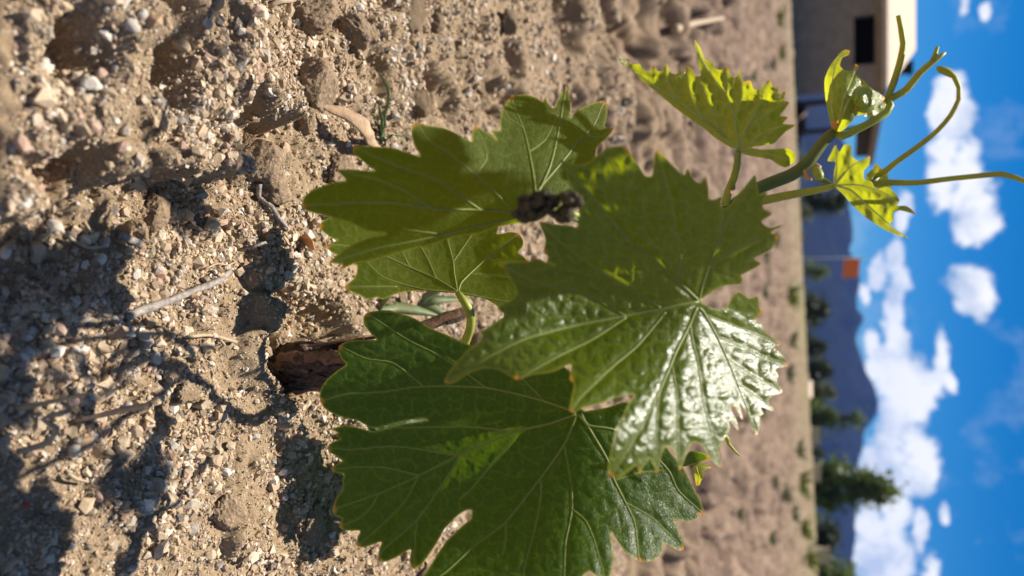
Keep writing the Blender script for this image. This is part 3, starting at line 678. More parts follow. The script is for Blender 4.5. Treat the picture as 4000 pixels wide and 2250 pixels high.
VINE = None
def make_leaf(outline, ctrl, veins, tips, mat, vmat, pucker=0.0003, cell=55, grid=6.0, label=None, side=1, vw=5.0, relief=0.0005, ripple=0.0, petiole=None, wave=0.0):
    poly = catmull(outline, 7.0, True); D = Depth(ctrl)
    lo = poly.min(0) - grid * 2; hi = poly.max(0) + grid * 2
    nx, ny = int((hi[0] - lo[0]) / grid), int((hi[1] - lo[1]) / grid)
    gx = lo[0] + np.arange(nx + 1) * grid; gy = lo[1] + np.arange(ny + 1) * grid; X, Y = np.meshgrid(gx, gy, indexing='ij')
    cxs = (X[:-1, :-1] + X[1:, 1:]) / 2; cys = (Y[:-1, :-1] + Y[1:, 1:]) / 2
    ins = inside(cxs.ravel(), cys.ravel(), poly).reshape(cxs.shape)
    idx = np.arange((nx + 1) * (ny + 1)).reshape(nx + 1, ny + 1)
    q = np.stack([idx[:-1, :-1], idx[1:, :-1], idx[1:, 1:], idx[:-1, 1:]], -1)[ins]
    used, inv = np.unique(q, return_inverse=True); q = inv.reshape(q.shape)
    x, y = X.ravel()[used], Y.ravel()[used]
    cnt = np.bincount(q.ravel(), minlength=len(x)); bd = np.where(cnt < 4)[0]
    # snap the rim onto the outline
    a = poly; b = np.roll(poly, -1, 0); ab = b - a; l2 = (ab ** 2).sum(1) + 1e-9
    for s0 in range(0, len(bd), 400):
        k = bd[s0:s0 + 400]; px = np.stack([x[k], y[k]], -1)[:, None, :]
        t = np.clip(((px - a[None]) * ab[None]).sum(-1) / l2, 0, 1); c = a[None] + t[..., None] * ab[None]
        j = ((px - c) ** 2).sum(-1).argmin(1); x[k], y[k] = c[np.arange(len(k)), j].T
    V2 = [catmull(v, 10.0) for v in veins]
    dv = np.full(x.shape, 1e9); vein = np.zeros(x.shape)
    for k, v in enumerate(V2):
        d = seg_dist(x, y, v, False); dv = np.minimum(dv, d)
    de = np.full(x.shape, 1e9)
    for s0 in range(0, len(poly), 60): de = np.minimum(de, seg_dist(x, y, poly[s0:s0 + 61] if s0 + 61 <= len(poly) else np.concatenate([poly[s0:], poly[:1]]), False))
    f1, f2, idv = worley(x / cell + 0.35 * fbm(x / 60, y / 60, 2, 7), y / cell + 0.35 * fbm(x / 60, y / 60, 2, 8), int(cell) + len(outline))
    g1, g2, _ = worley(x / (cell * .38), y / (cell * .38), 3 + len(outline))
    net = np.maximum(1 - sstep(0.02, 0.10, f2 - f1), 0.55 * (1 - sstep(0.03, 0.14, g2 - g1)))
    dome = sstep(-.05, 0.85, f2 - f1) * 0.9 + 0.25 * sstep(0, .5, g2 - g1) + 0.35 * (idv - .5)
    puck = pucker * dome * sstep(0, 30, dv) * sstep(0, 26, de)
    rel_ = relief * np.exp(-(dv / 16.0) ** 2)
    wv = wave * np.sin(de / 30.0 + 6 * fbm(x / 160, y / 160, 2, 4)) * np.exp(-de / 70.0)
    d = D(x, y) - side * puck + side * rel_ + wv + ripple * fbm(x / 120, y / 120, 3, 5)
    def surf(px, py):
        return D(px, py)
    dirs = FW[None] + RT[None] * ((y - 1125) / F)[:, None] + UP[None] * ((x - 2000) / F)[:, None]
    pts = CAM[None] + dirs * d[:, None]
    tip = np.zeros(x.shape)
    for (tx, ty) in tips: tip = np.maximum(tip, 1 - sstep(6, 22, np.hypot(x - tx, y - ty)))
    org = P(veins[0][0][0], veins[0][0][1], D([veins[0][0][0]], [veins[0][0][1]])[0])
    me = mesh_from('leaf', rel(pts, org), q, mat, True, {'vein': np.clip(1 - sstep(vw * .3, vw, dv), 0, 1), 'edge': 1 - sstep(1.5, 7, de), 'tip': tip, 'net': net})
    o = link('leaf', me, VINE); o.location = tuple(org - np.array(VINE.location))
    if label: o['label'] = label
    for k, v in enumerate(V2):      # raised veins
        d2 = D(v[:, 0], v[:, 1]) + relief * side * 0.9 - 0.00012
        dr = FW[None] + RT[None] * ((v[:, 1] - 1125) / F)[:, None] + UP[None] * ((v[:, 0] - 2000) / F)[:, None]
        pv = CAM[None] + dr * d2[:, None]; L0 = len(v); ln = np.linalg.norm(np.diff(v, axis=0), axis=1).sum()
        r0 = (0.00055 if k < 5 else 0.00036) * min(1, .45 + ln / 900); rad = np.linspace(r0, r0 * .28, L0)
        st = max(1, L0 // 40); pv = np.concatenate([pv[:-1:st], pv[-1:]]); rad = np.concatenate([rad[:-1:st], rad[-1:]])
        if len(pv) < 3: continue
        Vv, Fv = tube(pv, rad, 6); vo = link('vein', mesh_from('vein', rel(Vv, org), Fv, vmat, True), o)
    if petiole:
        pp = np.array([P(*p[:3]) for p in petiole]); rad = [p[3] for p in petiole]
        Vp, Fp = tube(pp, rad, 10, .003, True, None, .06, 3); link('petiole', mesh_from('petiole', rel(Vp, org), Fp, M_PETIOLE, True), o)
    return o

def vine_part(name, path, radii, mat, nseg=10, bump=0.06, step=.003, squash=None, label=None, parent=None):
    pp = np.array([P(*p) for p in path]); Vp, Fp = tube(pp, radii, nseg, step, True, squash, bump, len(path))
    o = link(name, mesh_from(name, rel(Vp, VINE.location), Fp, mat, True), VINE if parent is None else parent)
    if label: o['label'] = label
    return o

BASE = gh(1130, 1432)
VINE = tag(empty('grapevine', BASE), 'young green grapevine with broad toothed leaves growing from a peeling woody trunk', 'grapevine')

# -- leaf A, the big front leaf
A_out = (W2((2090,1330),(2180,1270),(2270,1230),(2390,1220),(2400,1180),(2390,1150),(2450,1120),(2545,1060)) +
  Z5((960,1300),(1040,1260),(1085,1190),(1045,1170),(1118,1130),(1040,1145),(1000,1115),(1050,1075),(1005,1045),(1025,965),(985,975),(968,880),(920,930),(860,1000),(825,1045),(800,1050),(795,1020),(805,985),(760,1005),(735,1000),(730,940),(715,890),(690,920),(660,905),(625,845),(605,880),(530,810),(470,757),(455,820),(445,885),(415,885),(395,860),(350,790),(325,750),(290,735),(240,742),(180,775),(120,820),(60,830),(10,812)) +
  W2((960,240),(1010,300),(1040,400),(1085,500),(1120,600),(1125,690),(1105,780),(1060,760),(940,755),(880,740),(812,730),(830,790),(860,870),(845,970),(880,1000),(878,1045),(935,1072),(830,1035),(757,1010),(745,1040),(640,1050),(518,1062)) +
  W3((545,110),(575,150),(600,200),(640,285),(600,340),(490,405),(540,465),(470,515),(430,545),(345,592),(370,620),(330,680),(250,740),(150,850),(85,940),(72,990),(115,1002),(170,980),(260,920),(380,880),(500,890),(640,965),(760,930),(870,915),(945,895),(1000,870),(1065,850),(1050,960),(1085,1000),(1070,1080),(1050,1200),(1080,1225),(1150,1190),(1230,1170),(1330,1140),(1400,1115),(1500,1085),(1560,1085),(1510,1150),(1470,1240),(1410,1350)) +
  W4((590,1050),(560,1180),(550,1270),(575,1325),(650,1325),(740,1260),(775,1235),(800,1298),(830,1240),(880,1185),(905,1230),(930,1298),(955,1240),(965,1170),(1000,1090),(1060,1110),(1090,1200),(1105,1275),(1135,1230),(1170,1120),(1220,1050),(1290,1085),(1330,1150),(1380,1215),(1440,1252),(1415,1130),(1460,1030),(1500,950),(1495,880),(1565,962),(1560,900),(1510,800),(1530,765),(1605,885),(1575,740),(1640,830),(1680,965),(1710,1000),(1735,950),(1735,850),(1765,835),(1745,780),(1850,812),(1805,735),(1835,690),(1915,665),(1870,590),(1880,530),(1858,480),(1955,455),(1905,365),(1840,312),(1900,287),(1800,210),(1745,130),(1690,95),(1760,45),(1735,10)) +
  Z6((880,185),(840,192),(800,163),(768,180),(740,228),(700,243),(660,228),(630,215)) + [(2730,1175)])
A_tips = (W2((960,240),(812,730),(845,970),(757,1010),(518,1062)) + W3((72,990),(640,965),(1050,960),(1050,1210)) +
  W4((565,1320),(800,1298),(930,1298),(1105,1275),(1440,1252),(1565,962),(1605,885),(1710,1000),(1850,812),(1915,665),(1955,455),(1900,287),(1760,45)) + Z5((470,757),(625,845),(715,890),(1118,1130),(1085,1190),(325,750)))
A_veins = [W3((2060,355),(1900,385),(1760,420),(1490,470),(1070,550),(700,650),(450,770),(85,985)),
  W2((2060,1350),(1900,1200),(1680,1000),(1500,850),(1280,590),(1130,420),(975,250)),
  W4((1250,0),(1230,30),(1190,130),(1080,350),(1040,450),(940,680),(780,980),(575,1310)),
  W4((1250,0),(1290,30),(1400,230),(1500,450),(1600,700),(1700,985)),
  W2((2060,1350),(2090,1220),(2200,900),(2350,620),(2490,400)),
  W2((1760,1405),(1450,1210),(1260,1100),(950,870),(825,740)), W3((1490,470),(1230,330),(1070,270),(750,190),(525,70)), W2((1915,1210),(1910,1000),(1870,700),(1830,500),(1740,200)),
  W3((1800,440),(1580,700),(1380,870),(1150,1090),(1065,1200)), W4((1190,130),(1210,270),(1255,450),(1290,720),(1360,1000),(1430,1240)), W4((1050,460),(1085,700),(1090,950),(1103,1265)),
  W4((1400,230),(1650,330),(1800,400),(1945,450)), W4((1310,60),(1550,150),(1750,230),(1890,285)), W4((1480,400),(1700,540),(1905,660)), W4((1560,600),(1700,690),(1840,805)), W2((2215,850),(2240,700),(2250,540)), W3((1490,480),(1230,650),(950,790),(660,955)), W4((950,660),(930,850),(930,1050),(930,1285)), W2((2130,1080),(2350,960),(2540,880))]
A_ctrl = [(2730,1175,.290),(2490,1215,.286),(2240,1290,.279),(1737,1492,.262),(2187,620,.268),(2110,870,.274),(1960,1035,.272),(2560,600,.262),(2900,720,.268),(2300,900,.279),(2500,900,.278),(2740,950,.281),(2990,950,.285),
  (2380,1855,.247),(2230,1610,.246),(2820,1825,.276),(2950,1700,.290),(3075,1425,.309),(2980,1220,.309),(2600,1500,.270),(2800,1450,.287),(2235,1480,.260)]
make_leaf(A_out, A_ctrl, A_veins, A_tips, M_LEAF_GLOSS, M_VEIN_PALE, .00085, 56, 6, 'broad front leaf, its right half glossy and puckered, its left half backlit', 1, 6, .0005,
  petiole=[(2730,1175,.2905,.0012),(2715,1150,.30,.0014),(2660,1080,.33,.0016),(2600,985,.362,.0017)])

# -- leaf B, the big dark leaf
B_out = (W5((565,145),(540,190),(545,240),(600,310),(640,352),(480,355),(400,370),(350,402),(345,450),(370,510),(405,545),(330,600),(250,670),(203,750),(205,838),(230,880),(300,930),(400,968),(490,985),(560,1022),(620,1048),(840,992),(1000,970),(1042,984),(850,1014),(620,1068),(500,1040),(398,1025)) +
  W6((290,300),(345,330),(315,350),(360,375),(300,400),(255,447),(290,490),(380,545),(330,575),(285,607),(320,640),(392,655),(372,700),(380,760),(330,830),(300,925),(320,980),(372,1000),(350,1068),(420,1095),(512,1095),(490,1150),(490,1215),(560,1220),(640,1190),(682,1183),(660,1250),(655,1328),(720,1335),(820,1290),(907,1240),(900,1330),(925,1395),(1000,1350),(1080,1240),(1140,1140),(1170,1085),(1260,990),(1330,940),(1385,932),(1380,1000),(1330,1040),(1200,1160),(1120,1270),(1060,1370),(1010,1448),(960,1560),(1080,1620),(1200,1580),(1350,1720),(1500,1780),(1600,1660),(1800,1700),(1900,1620),(2050,1560),(2200,1500),(2295,1410),(2350,1440),(2420,1465)) +
  W7((760,1448),(785,1380),(792,1300),(772,1150),(778,1105),(830,1190),(900,1270),(990,1332),(1060,1337),(1130,1310),(1170,1260),(1190,1190),(1290,1245),(1340,1243),(1335,1170),(1300,1080),(1270,1005),(1370,1025),(1440,1000),(1490,965),(1480,880),(1430,780),(1390,700),(1340,610),(1250,500),(1150,350),(1050,200),(900,90),(760,125),(700,140),(560,160)) +
  W5((2240,880),(2250,780),(2150,600),(1950,480),(1650,420),(1390,400),(1180,310),(1060,260),(960,200),(860,155),(680,125)))
B_tips = W5((565,145),(350,402),(205,838)) + W6((290,300),(255,447),(285,607),(300,925),(350,1068),(490,1215),(655,1328),(925,1395)) + W7((990,1332),(1340,1243),(1490,965))
B_veins = [W6((2200,180),(2130,145),(1940,80),(1550,0))[:3] + W5((1940,830),(1500,730),(1000,720),(700,760),(400,780),(215,835)),
  W6((2200,185),(1990,260),(1730,320),(1450,430),(1270,510),(970,665),(670,800),(310,925)), W6((2205,190),(2110,420),(1920,690),(1650,1030),(1390,1230),(1180,1420),(960,1560)),
  W6((2215,190),(2240,210),(2300,290),(2440,530),(2495,690)) + W7((880,860),(960,1040),(990,1325)), W7((540,180),(600,270),(780,300),(1000,400),(1220,620),(1300,780),(1480,950)),
  W5((1950,830),(1850,730),(1700,590),(1500,480)), W5((1500,730),(1240,545),(1100,460),(880,350),(570,150)), W5((1010,720),(780,540),(560,500),(360,405)), W6((1730,320),(1350,280),(1120,285),(800,290),(400,270)), W6((1270,510),(920,450),(740,435),(440,460),(260,447)),
  W6((975,665),(730,605),(540,600),(290,607)), W6((2110,430),(2160,700),(2170,930),(2120,1190),(2110,1448),(2090,1560)), W6((1725,345),(1650,460),(1500,630),(1370,780),(1290,850)), W6((1285,515),(1230,620),(1110,800),(950,1020),(700,1240),(660,1320)), W6((970,670),(860,870),(650,1080),(495,1210)),
  W6((1920,690),(1930,800),(1880,1080),(1800,1380),(1780,1690)), W6((1655,1030),(1650,1150),(1630,1280)), W6((660,805),(600,910),(500,1000),(355,1065)), W6((2175,930),(2270,1010),(2340,1160),(2420,1450)), W7((800,700),(1000,640),(1220,620)), W6((1110,800),(1050,890),(960,1020),(930,1390)), W7((880,870),(1100,1000),(1330,1230))]
B_ctrl = [(2245,1607,.332),(1432,1222,.350),(1250,1560,.342),(1290,1760,.340),(1300,1990,.330),(1480,2190,.318),(1650,2330,.300),(1900,2380,.295),(2300,2230,.306),(2490,2190,.316),(2740,2010,.338),(2600,1800,.338),(2660,1750,.34),(1850,1360,.352),(1700,1640,.345),(1850,1980,.330),(2200,1900,.326)]
make_leaf(B_out, B_ctrl, B_veins, B_tips, M_LEAF, M_VEIN, .00045, 62, 6, 'large dark green leaf partly in the shadow of the front leaf', 1, 4.5, .0004,
  petiole=[(2250,1604,.3325,.0013),(2262,1570,.345,.0015),(2270,1500,.362,.0016),(2250,1380,.378,.0017),(2250,1230,.389,.0018)])

# -- leaf C, hanging leaf on the left
C_out = (W1((62,765),(75,700),(130,650),(200,620),(280,590),(400,570),(365,525),(320,485),(450,483),(630,495),(555,440),(460,350),(470,297),(560,300),(700,310),(780,318),(880,350),(985,380),(940,300),(915,210),(920,150),(942,118),(1040,140),(1150,155),(1260,200),(1385,265),(1388,200),(1410,140),(1480,180),(1540,215),(1580,255),(1545,180),(1608,180),(1605,100),(1620,30)) +
  Z3((1450,255),(1482,213),(1560,195),(1640,215),(1690,245),(1702,215),(1725,255),(1760,285),(1800,210),(1842,143),(1862,200),(1870,275),(1862,350),(1900,312),(1970,270),(2085,238),(2107,320),(2090,405),(2147,415),(2100,480),(2040,540)) +
  [(2320,640),(2270,740),(2200,790),(2140,835),(2100,862)] + W1((1750,905),(1600,930),(1440,985),(1250,1010),(1100,1060),(830,1130),(700,1170),(560,1205),(480,1215),(365,1262),(375,1225),(275,1212),(300,1180),(400,1100),(470,1060),(600,1012),(720,985),(560,960),(440,900),(300,862),(200,835),(90,805)))
C_tips = W1((62,765),(320,485),(470,297),(942,118),(1410,140),(365,1262),(275,1212)) + Z3((1482,213),(1842,143),(2085,238),(2147,415))
C_veins = [W1((1880,790),(1740,820),(1500,800),(1100,790),(700,740),(80,765)), W1((1890,700),(1860,480),(1800,200),(1720,0)) + Z3((1482,220),), W1((1880,780),(1700,870),(1400,930),(1000,1030),(600,1110),(280,1210)), W1((1890,720),(1900,650),(2070,450),(2200,290),(2340,130)) + Z3((2085,240),), W1((1890,700),(2000,450),(2060,200)) + Z3((1840,150),),
  W1((1720,810),(1490,590),(1220,370),(1060,260),(945,120)), W1((1450,795),(1100,560),(900,490),(620,380),(475,300)), W1((1080,790),(880,660),(640,560),(330,487)), W1((1400,540),(1500,400),(1480,280),(1410,145)), W1((1250,1000),(1000,970),(850,950)), W1((1830,350),(1960,250),(2060,60)), W1((2250,230),(2400,230),(2480,165)), W1((1780,150),(1680,90),(1640,20))]
C_ctrl = [(2090,820,.305),(1185,800,.285),(1290,1025,.297),(1330,1040,.299),(1420,560,.280),(1620,480,.284),(1990,380,.318),(2210,340,.326),(2360,400,.334),(1700,820,.292),(1750,960,.312),(2000,870,.310),(1850,600,.296),(2300,650,.320)]
make_leaf(C_out, C_ctrl, C_veins, C_tips, M_LEAF_DULL, M_VEIN_PALE, .0002, 55, 6, 'drooping backlit leaf hanging beside the dark flower buds', 1, 5, .0003,
  petiole=[(2090,815,.3055,.0012),(2130,810,.315,.0014),(2250,840,.345,.0016),(2500,960,.37,.0017)])

# -- leaf E, small leaf behind seen from below
E_out = (W1((190,925),(225,970),(300,1025),(340,1035),(255,1075),(275,1120),(330,1150),(430,1200),(490,1240),(470,1330),(395,1402),(450,1440)) + W5((510,5),(575,40),(640,22),(690,40),(770,5),(860,-20),(1000,-30),(1150,-22),(1270,-8)) +
  W3((200,305),(300,315),(390,335),(480,390),(505,412),(600,390),(700,360),(850,330),(900,200),(820,90),(735,48)) + W1((1790,1165),(1745,1130),(1780,1090),(1787,1040),(1750,985),(1690,973),(1580,990),(1592,935),(1500,880),(1300,830),(1000,800),(700,760),(450,780),(250,870)))
E_veins = [W1((1275,1440),(1250,1300),(1240,1200),(1195,1030),(1150,860)), W1((1275,1440),(1110,1340),(880,1240),(700,1160),(400,1080),(260,1078)), W1((1280,1440),(1310,1360),(1500,1180),(1620,1080),(1745,990)), W1((1270,1445),(1000,1420),(700,1330),(560,1200)), W3((185,285),(400,330),(600,360),(800,300)),
  W1((1110,1340),(1050,1200),(970,1060),(880,900)), W1((900,1245),(830,1110),(700,1000)), W1((1245,1200),(1390,990),(1480,890)), W1((1370,1300),(1560,1310),(1690,1330)), W1((1500,1180),(1640,1200),(1830,1210)), W1((800,1400),(600,1400),(400,1402))]
E_ctrl = [(1790,1142,.402),(1250,890,.405),(1290,960,.400),(1350,1120,.392),(1420,1160,.390),(1600,1160,.398),(2060,1030,.415),(2020,920,.425),(1750,850,.430),(1500,830,.422),(1650,1010,.415),(1950,1195,.398),(2100,1150,.405),(1900,1060,.416)]
make_leaf(E_out, E_ctrl, E_veins, W1((190,925),(255,1075),(395,1402),(1750,985),(1835,1208)), M_LEAF_DULL, M_VEIN_PALE, .0004, 42, 6, 'smaller leaf behind, underside showing raised pale veins', -1, 5, .0003,
  petiole=[(1788,1143,.401,.0016),(1808,1170,.399,.0021),(1830,1205,.40,.0024),(1840,1245,.405,.0024),(1835,1290,.41,.0024),(1818,1335,.415,.0025),(1800,1400,.42,.0026)])

# -- leaf F, young leaf upper left
F_out = Z5((255,285),(300,300),(350,325),(385,322),(400,350),(440,362),(455,325),(475,358),(505,352),(518,315),(540,365),(575,372),(585,345),(605,380),(622,330),(650,352),(665,380),(692,378),(675,290),(660,200),(690,240),(712,295),(745,312),(768,345),(795,352),(828,335),(845,380),(872,388),(890,345),(905,412),(940,405),(958,448),(985,452),(1012,425),(1040,400),(1055,440),(1085,430),(1080,475),(1120,458),(1110,505),(1137,515),(1112,555),(1090,582),(1132,590),(1105,622),(1167,630),(1120,662),(1092,690),(1060,722),(1000,733),(940,742),(1000,752),(1070,750),(1130,747),(1165,772),(1165,810),(1122,842),(1085,830),(1040,802),(960,788),(890,772),(877,757),(830,735),(760,690),(700,640),(640,600),(560,540),(480,470),(400,410),(330,340))
F_veins = [Z5((878,755),(800,680),(700,600),(560,500),(400,390),(260,288)), Z5((878,755),(860,600),(820,480),(760,400),(700,300),(662,205)), Z5((880,755),(920,650),(980,540),(1035,410)), Z5((885,760),(1000,680),(1080,640),(1160,630)), Z5((885,765),(1000,770),(1140,800)),
  Z5((800,680),(740,540),(690,400)), Z5((700,600),(640,480),(622,340)), Z5((860,600),(900,480),(890,350)), Z5((560,500),(530,420),(518,320)), Z5((920,650),(1040,560),(1130,515)), Z5((820,480),(830,400),(828,340))]
F_ctrl = [(2880,587,.332),(2398,220,.316),(2712,155,.312),(2830,330,.322),(2700,400,.325),(3007,310,.318),(3090,480,.325),(2700,500,.326),(2550,380,.319),(2500,300,.321),(2900,470,.330),(3100,640,.334),(3000,620,.336),(2960,560,.333)]
make_leaf(F_out, F_ctrl, F_veins, Z5((255,285),(660,200),(455,325),(518,315),(622,330),(828,335),(890,345),(940,405),(1040,400),(1085,430),(1120,458),(1137,515),(1132,590),(1167,630)), M_LEAF_YOUNG, M_VEIN_YOUNG, .0016, 40, 6, 'young yellow-green sharply toothed leaf, backlit against the field', 1, 5, .0004, wave=.0012,
  petiole=[(2882,588,.3325,.0012),(2880,640,.335,.0015),(2865,700,.339,.0017),(2845,745,.342,.0018),(2835,800,.345,.0019)])

# -- leaf G and its small partner, H the unfolding tip leaves, J bits
G_out = Z7((335,935),(330,880),(340,815),(300,810),(318,770),(340,728),(358,765),(385,728),(420,735),(422,785),(460,812),(512,785),(508,830),(482,860),(485,905),(520,912),(545,950),(600,940),(640,972),(662,1010),(645,1035),(690,1035),(722,1052),(745,1080),(712,1070),(660,1058),(630,1075),(632,1112),(608,1130),(660,1170),(712,1203),(600,1162),(500,1100),(430,1040),(380,980))
G_veins = [Z7((335,932),(420,960),(520,1050),(600,1120),(708,1200)), Z7((335,932),(370,880),(430,830),(508,788)), Z7((335,932),(345,860),(345,730)), Z7((335,932),(450,930),(560,960),(650,1010)), Z7((335,932),(400,850),(418,738))]
G_ctrl = [(3260,726,.318),(3264,570,.308),(3395,612,.307),(3380,700,.313),(3500,760,.313),(3575,838,.317),(3550,932,.326),(3400,850,.322),(3330,790,.321)]
make_leaf(G_out, G_ctrl, G_veins, Z7((712,1203),(745,1080),(512,785)), M_LEAF_YOUNG, M_VEIN_YOUNG, .0006, 34, 5, 'small bright yellow backlit leaf below the long tendril', 1, 4, .0003, wave=.001,
  petiole=[(3260,726,.3185,.0010),(3215,738,.322,.0014),(3120,755,.328,.0017),(3020,775,.335,.0019),(2950,790,.34,.0020),(2880,800,.345,.0020)])
make_leaf(Z7((500,935),(492,885),(525,850),(545,822),(575,850),(615,842),(602,885),(622,935),(602,1000),(560,1012),(520,985)), [(3388,726,.334),(3423,640,.340),(3480,726,.336),(3440,790,.332),(3400,680,.34)],
  [Z7((505,935),(550,900),(590,870)), Z7((505,935),(560,960),(600,990)), Z7((505,940),(530,880),(545,828))], Z7((545,822)), M_LEAF_YOUNG, M_VEIN_YOUNG, .0008, 26, 4, 'tiny woolly folded leaf at the base of the tendrils', 1, 4, .0003)
H_out = Z7((325,655),(290,500),(285,400),(318,322),(345,290),(360,268),(385,250),(412,255),(405,278),(375,290),(362,330),(385,352),(425,355),(438,322),(457,335),(440,372),(480,402),(520,445),(575,480),(600,500),(600,560),(555,575),(500,590),(455,572),(410,625),(370,660))
make_leaf(H_out, [(3256,510,.334),(3225,400,.336),(3222,310,.338),(3290,210,.342),(3340,260,.330),(3300,360,.318),(3320,440,.316),(3400,380,.336),(3460,400,.338),(3380,450,.330)],
  [Z7((345,655),(320,520),(325,400),(350,300),(405,262)), Z7((350,655),(400,520),(470,440),(590,500)), Z7((350,655),(380,500),(420,400),(445,330))], Z7((412,258),(445,330),(575,480)), M_LEAF_YOUNG, M_VEIN_YOUNG, .0012, 36, 5, 'folded yellow-green shoot-tip leaf with hooked tips', 1, 5, .0004, ripple=.004)
make_leaf(Z7((420,575),(405,520),(430,455),(470,425),(525,450),(588,492),(560,525),(520,560),(470,578)), [(3330,445,.326),(3370,340,.318),(3450,385,.326),(3400,430,.320),(3370,400,.314)],
  [Z7((425,572),(470,500),(570,495)), Z7((425,572),(450,460),(470,430))], Z7((588,492)), M_LEAF_YOUNG, M_VEIN_YOUNG, .0008, 30, 4, 'inner pale leaflet curled inside the shoot tip', 1, 5, .0003, ripple=.003)
make_leaf(W7((1330,592),(1350,520),(1400,470),(1500,490),(1545,535),(1470,562),(1430,575)), [(2670,1820,.372),(2700,1765,.378),(2770,1790,.37),(2730,1800,.374)], [W7((1335,585),(1430,540),(1540,530)), W7((1335,585),(1400,520),(1480,490))], W7((1545,535)), M_LEAF, M_VEIN, .0004, 30, 4, 'small toothed leaf peeping out behind the glossy leaf', 1, 4, .0003)
make_leaf(W7((1412,595),(1425,660),(1440,745),(1465,738),(1480,700),(1500,680),(1482,640),(1520,615),(1560,605),(1535,580),(1470,572)), [(2706,1824,.372),(2725,1898,.366),(2775,1828,.372),(2740,1860,.364)], [W7((1440,590),(1455,660),(1450,740)), W7((1440,590),(1500,600),(1555,603))], W7((1445,742),(1560,605)), M_LEAF_YOUNG, M_VEIN_YOUNG, .0004, 30, 4, 'tiny yellow leaf tip hanging below the small toothed leaf', 1, 4, .0003)

# -- wood, shoots and tendrils
def build_trunk():
    b = np.array(BASE); tb = b + np.array([0, .010, -.012])
    path = np.array([tb, tb + (.000, .002, .03), tb + (-.001, .004, .06), tb + (.001, .004, .085)])
    V, Fs = tube(path, [.0125, .0112, .0105, .0085], 30, .0015, True, None, .55, 5); link('trunk', mesh_from('trunk', rel(V, b), Fs, M_BARK, True), VINE)
    r_ = np.random.default_rng(9)
    for k in range(17):        # loose fibrous strips of bark along the trunk
        a = -math.pi * .5 + r_.uniform(-1.5, 1.5); rr = .0118 + .0015 * r_.uniform(); n = 22; w = r_.uniform(.0012, .0036); V = []; z0 = r_.uniform(.004, .030); z1 = min(.075, z0 + r_.uniform(.02, .06)); curl0 = r_.uniform(0, .006); curl1 = r_.uniform(0, .007); ph = r_.uniform(0, 6)
        for i in range(n):
            t = i / (n - 1); ang = a + .10 * math.sin(t * 3 + ph) + .03 * math.sin(t * 17 + ph); ro = rr + .0010 + .0007 * math.sin(t * 9 + ph) + curl1 * max(0, t - .7) * 2 + curl0 * max(0, .25 - t) * 3
            c = tb + np.array([math.cos(ang) * ro, math.sin(ang) * ro, z0 + (z1 - z0) * t]); s = np.array([-math.sin(ang), math.cos(ang), 0]); nn = np.array([math.cos(ang), math.sin(ang), 0])
            ww = w * (.35 + .65 * math.sin(math.pi * min(1, .1 + t * .95))) * (1 + .3 * math.sin(i * 1.7 + k) + .2 * r_.uniform(-1, 1))
            V += [c - s * ww, c + nn * .0008, c + s * ww, c - nn * .0010]
        Fs = [(i * 4 + j, i * 4 + (j + 1) % 4, i * 4 + 4 + (j + 1) % 4, i * 4 + 4 + j) for i in range(n - 1) for j in range(4)] + [(3, 2, 1, 0), tuple((n - 1) * 4 + j for j in range(4))]
        link('bark_strip', mesh_from('bark_strip', rel(V, b), Fs, M_BARK2 if k % 3 == 0 else M_BARK, False), VINE)
    vine_part('bark_strip', [(1205,1352,.432),(1260,1345,.430),(1330,1332,.430),(1400,1318,.432),(1460,1312,.436)], [.0018,.0030,.0028,.0024,.0015], M_BARK2, 8, .35, .002, (1, .35), 'curled reddish strip of bark peeling away')
    vine_part('spur', [(1480,1330,.455),(1600,1290,.465),(1690,1262,.468),(1760,1235,.470),(1830,1212,.472)], [.0030,.0034,.0036,.0034,.0026], M_BARK2, 10, .35, .002, None, 'dry reddish pruned spur with a split end')
    vine_part('spur', [(1740,1262,.468),(1800,1240,.470),(1855,1208,.475)], [.0018,.0020,.0012], M_BARK, 8, .4, .002)
build_trunk()
vine_part('shoot', [(1330,1425,.445),(1480,1420,.437),(1700,1410,.424),(2000,1380,.407),(2250,1230,.390),(2600,980,.366),(2850,815,.346),(2960,737,.341),(3092,683,.339),(3155,636,.337),(3215,556,.336),(3258,515,.335)],
          [.0040,.0036,.0034,.0032,.0031,.0030,.0029,.0028,.0028,.0026,.0024,.0022], M_STEM, 14, .05)
vine_part('shoot', [(3256,520,.335),(3290,532,.335),(3350,505,.334),(3420,468,.333),(3462,440,.333),(3478,412,.333),(3468,385,.333)], [.0019,.0018,.0017,.0017,.0017,.0016,.0013], M_PETIOLE, 10, .06)
vine_part('tendril', [(3462,392,.333),(3488,330,.332),(3512,255,.331),(3528,170,.330),(3520,115,.329),(3508,60,.328)], [.0013,.0015,.0014,.0013,.0012,.0009], M_TENDRIL, 10, .20)
vine_part('tendril', [(3462,395,.333),(3540,350,.332),(3590,288,.331),(3645,240,.330),(3693,205,.329)], [.0014,.0016,.0015,.0014,.0006], M_TENDRIL, 10, .20)
vine_part('tendril', [(3640,246,.330),(3652,215,.330),(3662,183,.330)], [.0012,.0010,.0007], M_TENDRIL, 8, .20)
vine_part('tendril', [(3420,690,.332),(3458,668,.330),(3505,630,.328),(3582,575,.325),(3660,512,.322),(3714,450,.320),(3745,388,.319),(3746,342,.318),(3728,300,.318),(3700,280,.318),(3672,270,.318),(3660,263,.318)], [.0012,.0014,.0012,.0011,.0010,.0010,.0010,.0010,.0011,.0017,.0014,.0006], M_TENDRIL, 10, .20)
vine_part('tendril', [(3400,720,.332),(3466,714,.330),(3582,714,.326),(3700,699,.322),(3815,687,.318),(3908,679,.315),(4000,706,.312),(4070,760,.31)], [.0013,.0014,.0012,.0011,.0011,.0012,.0010,.0008], M_TENDRIL, 10, .20)
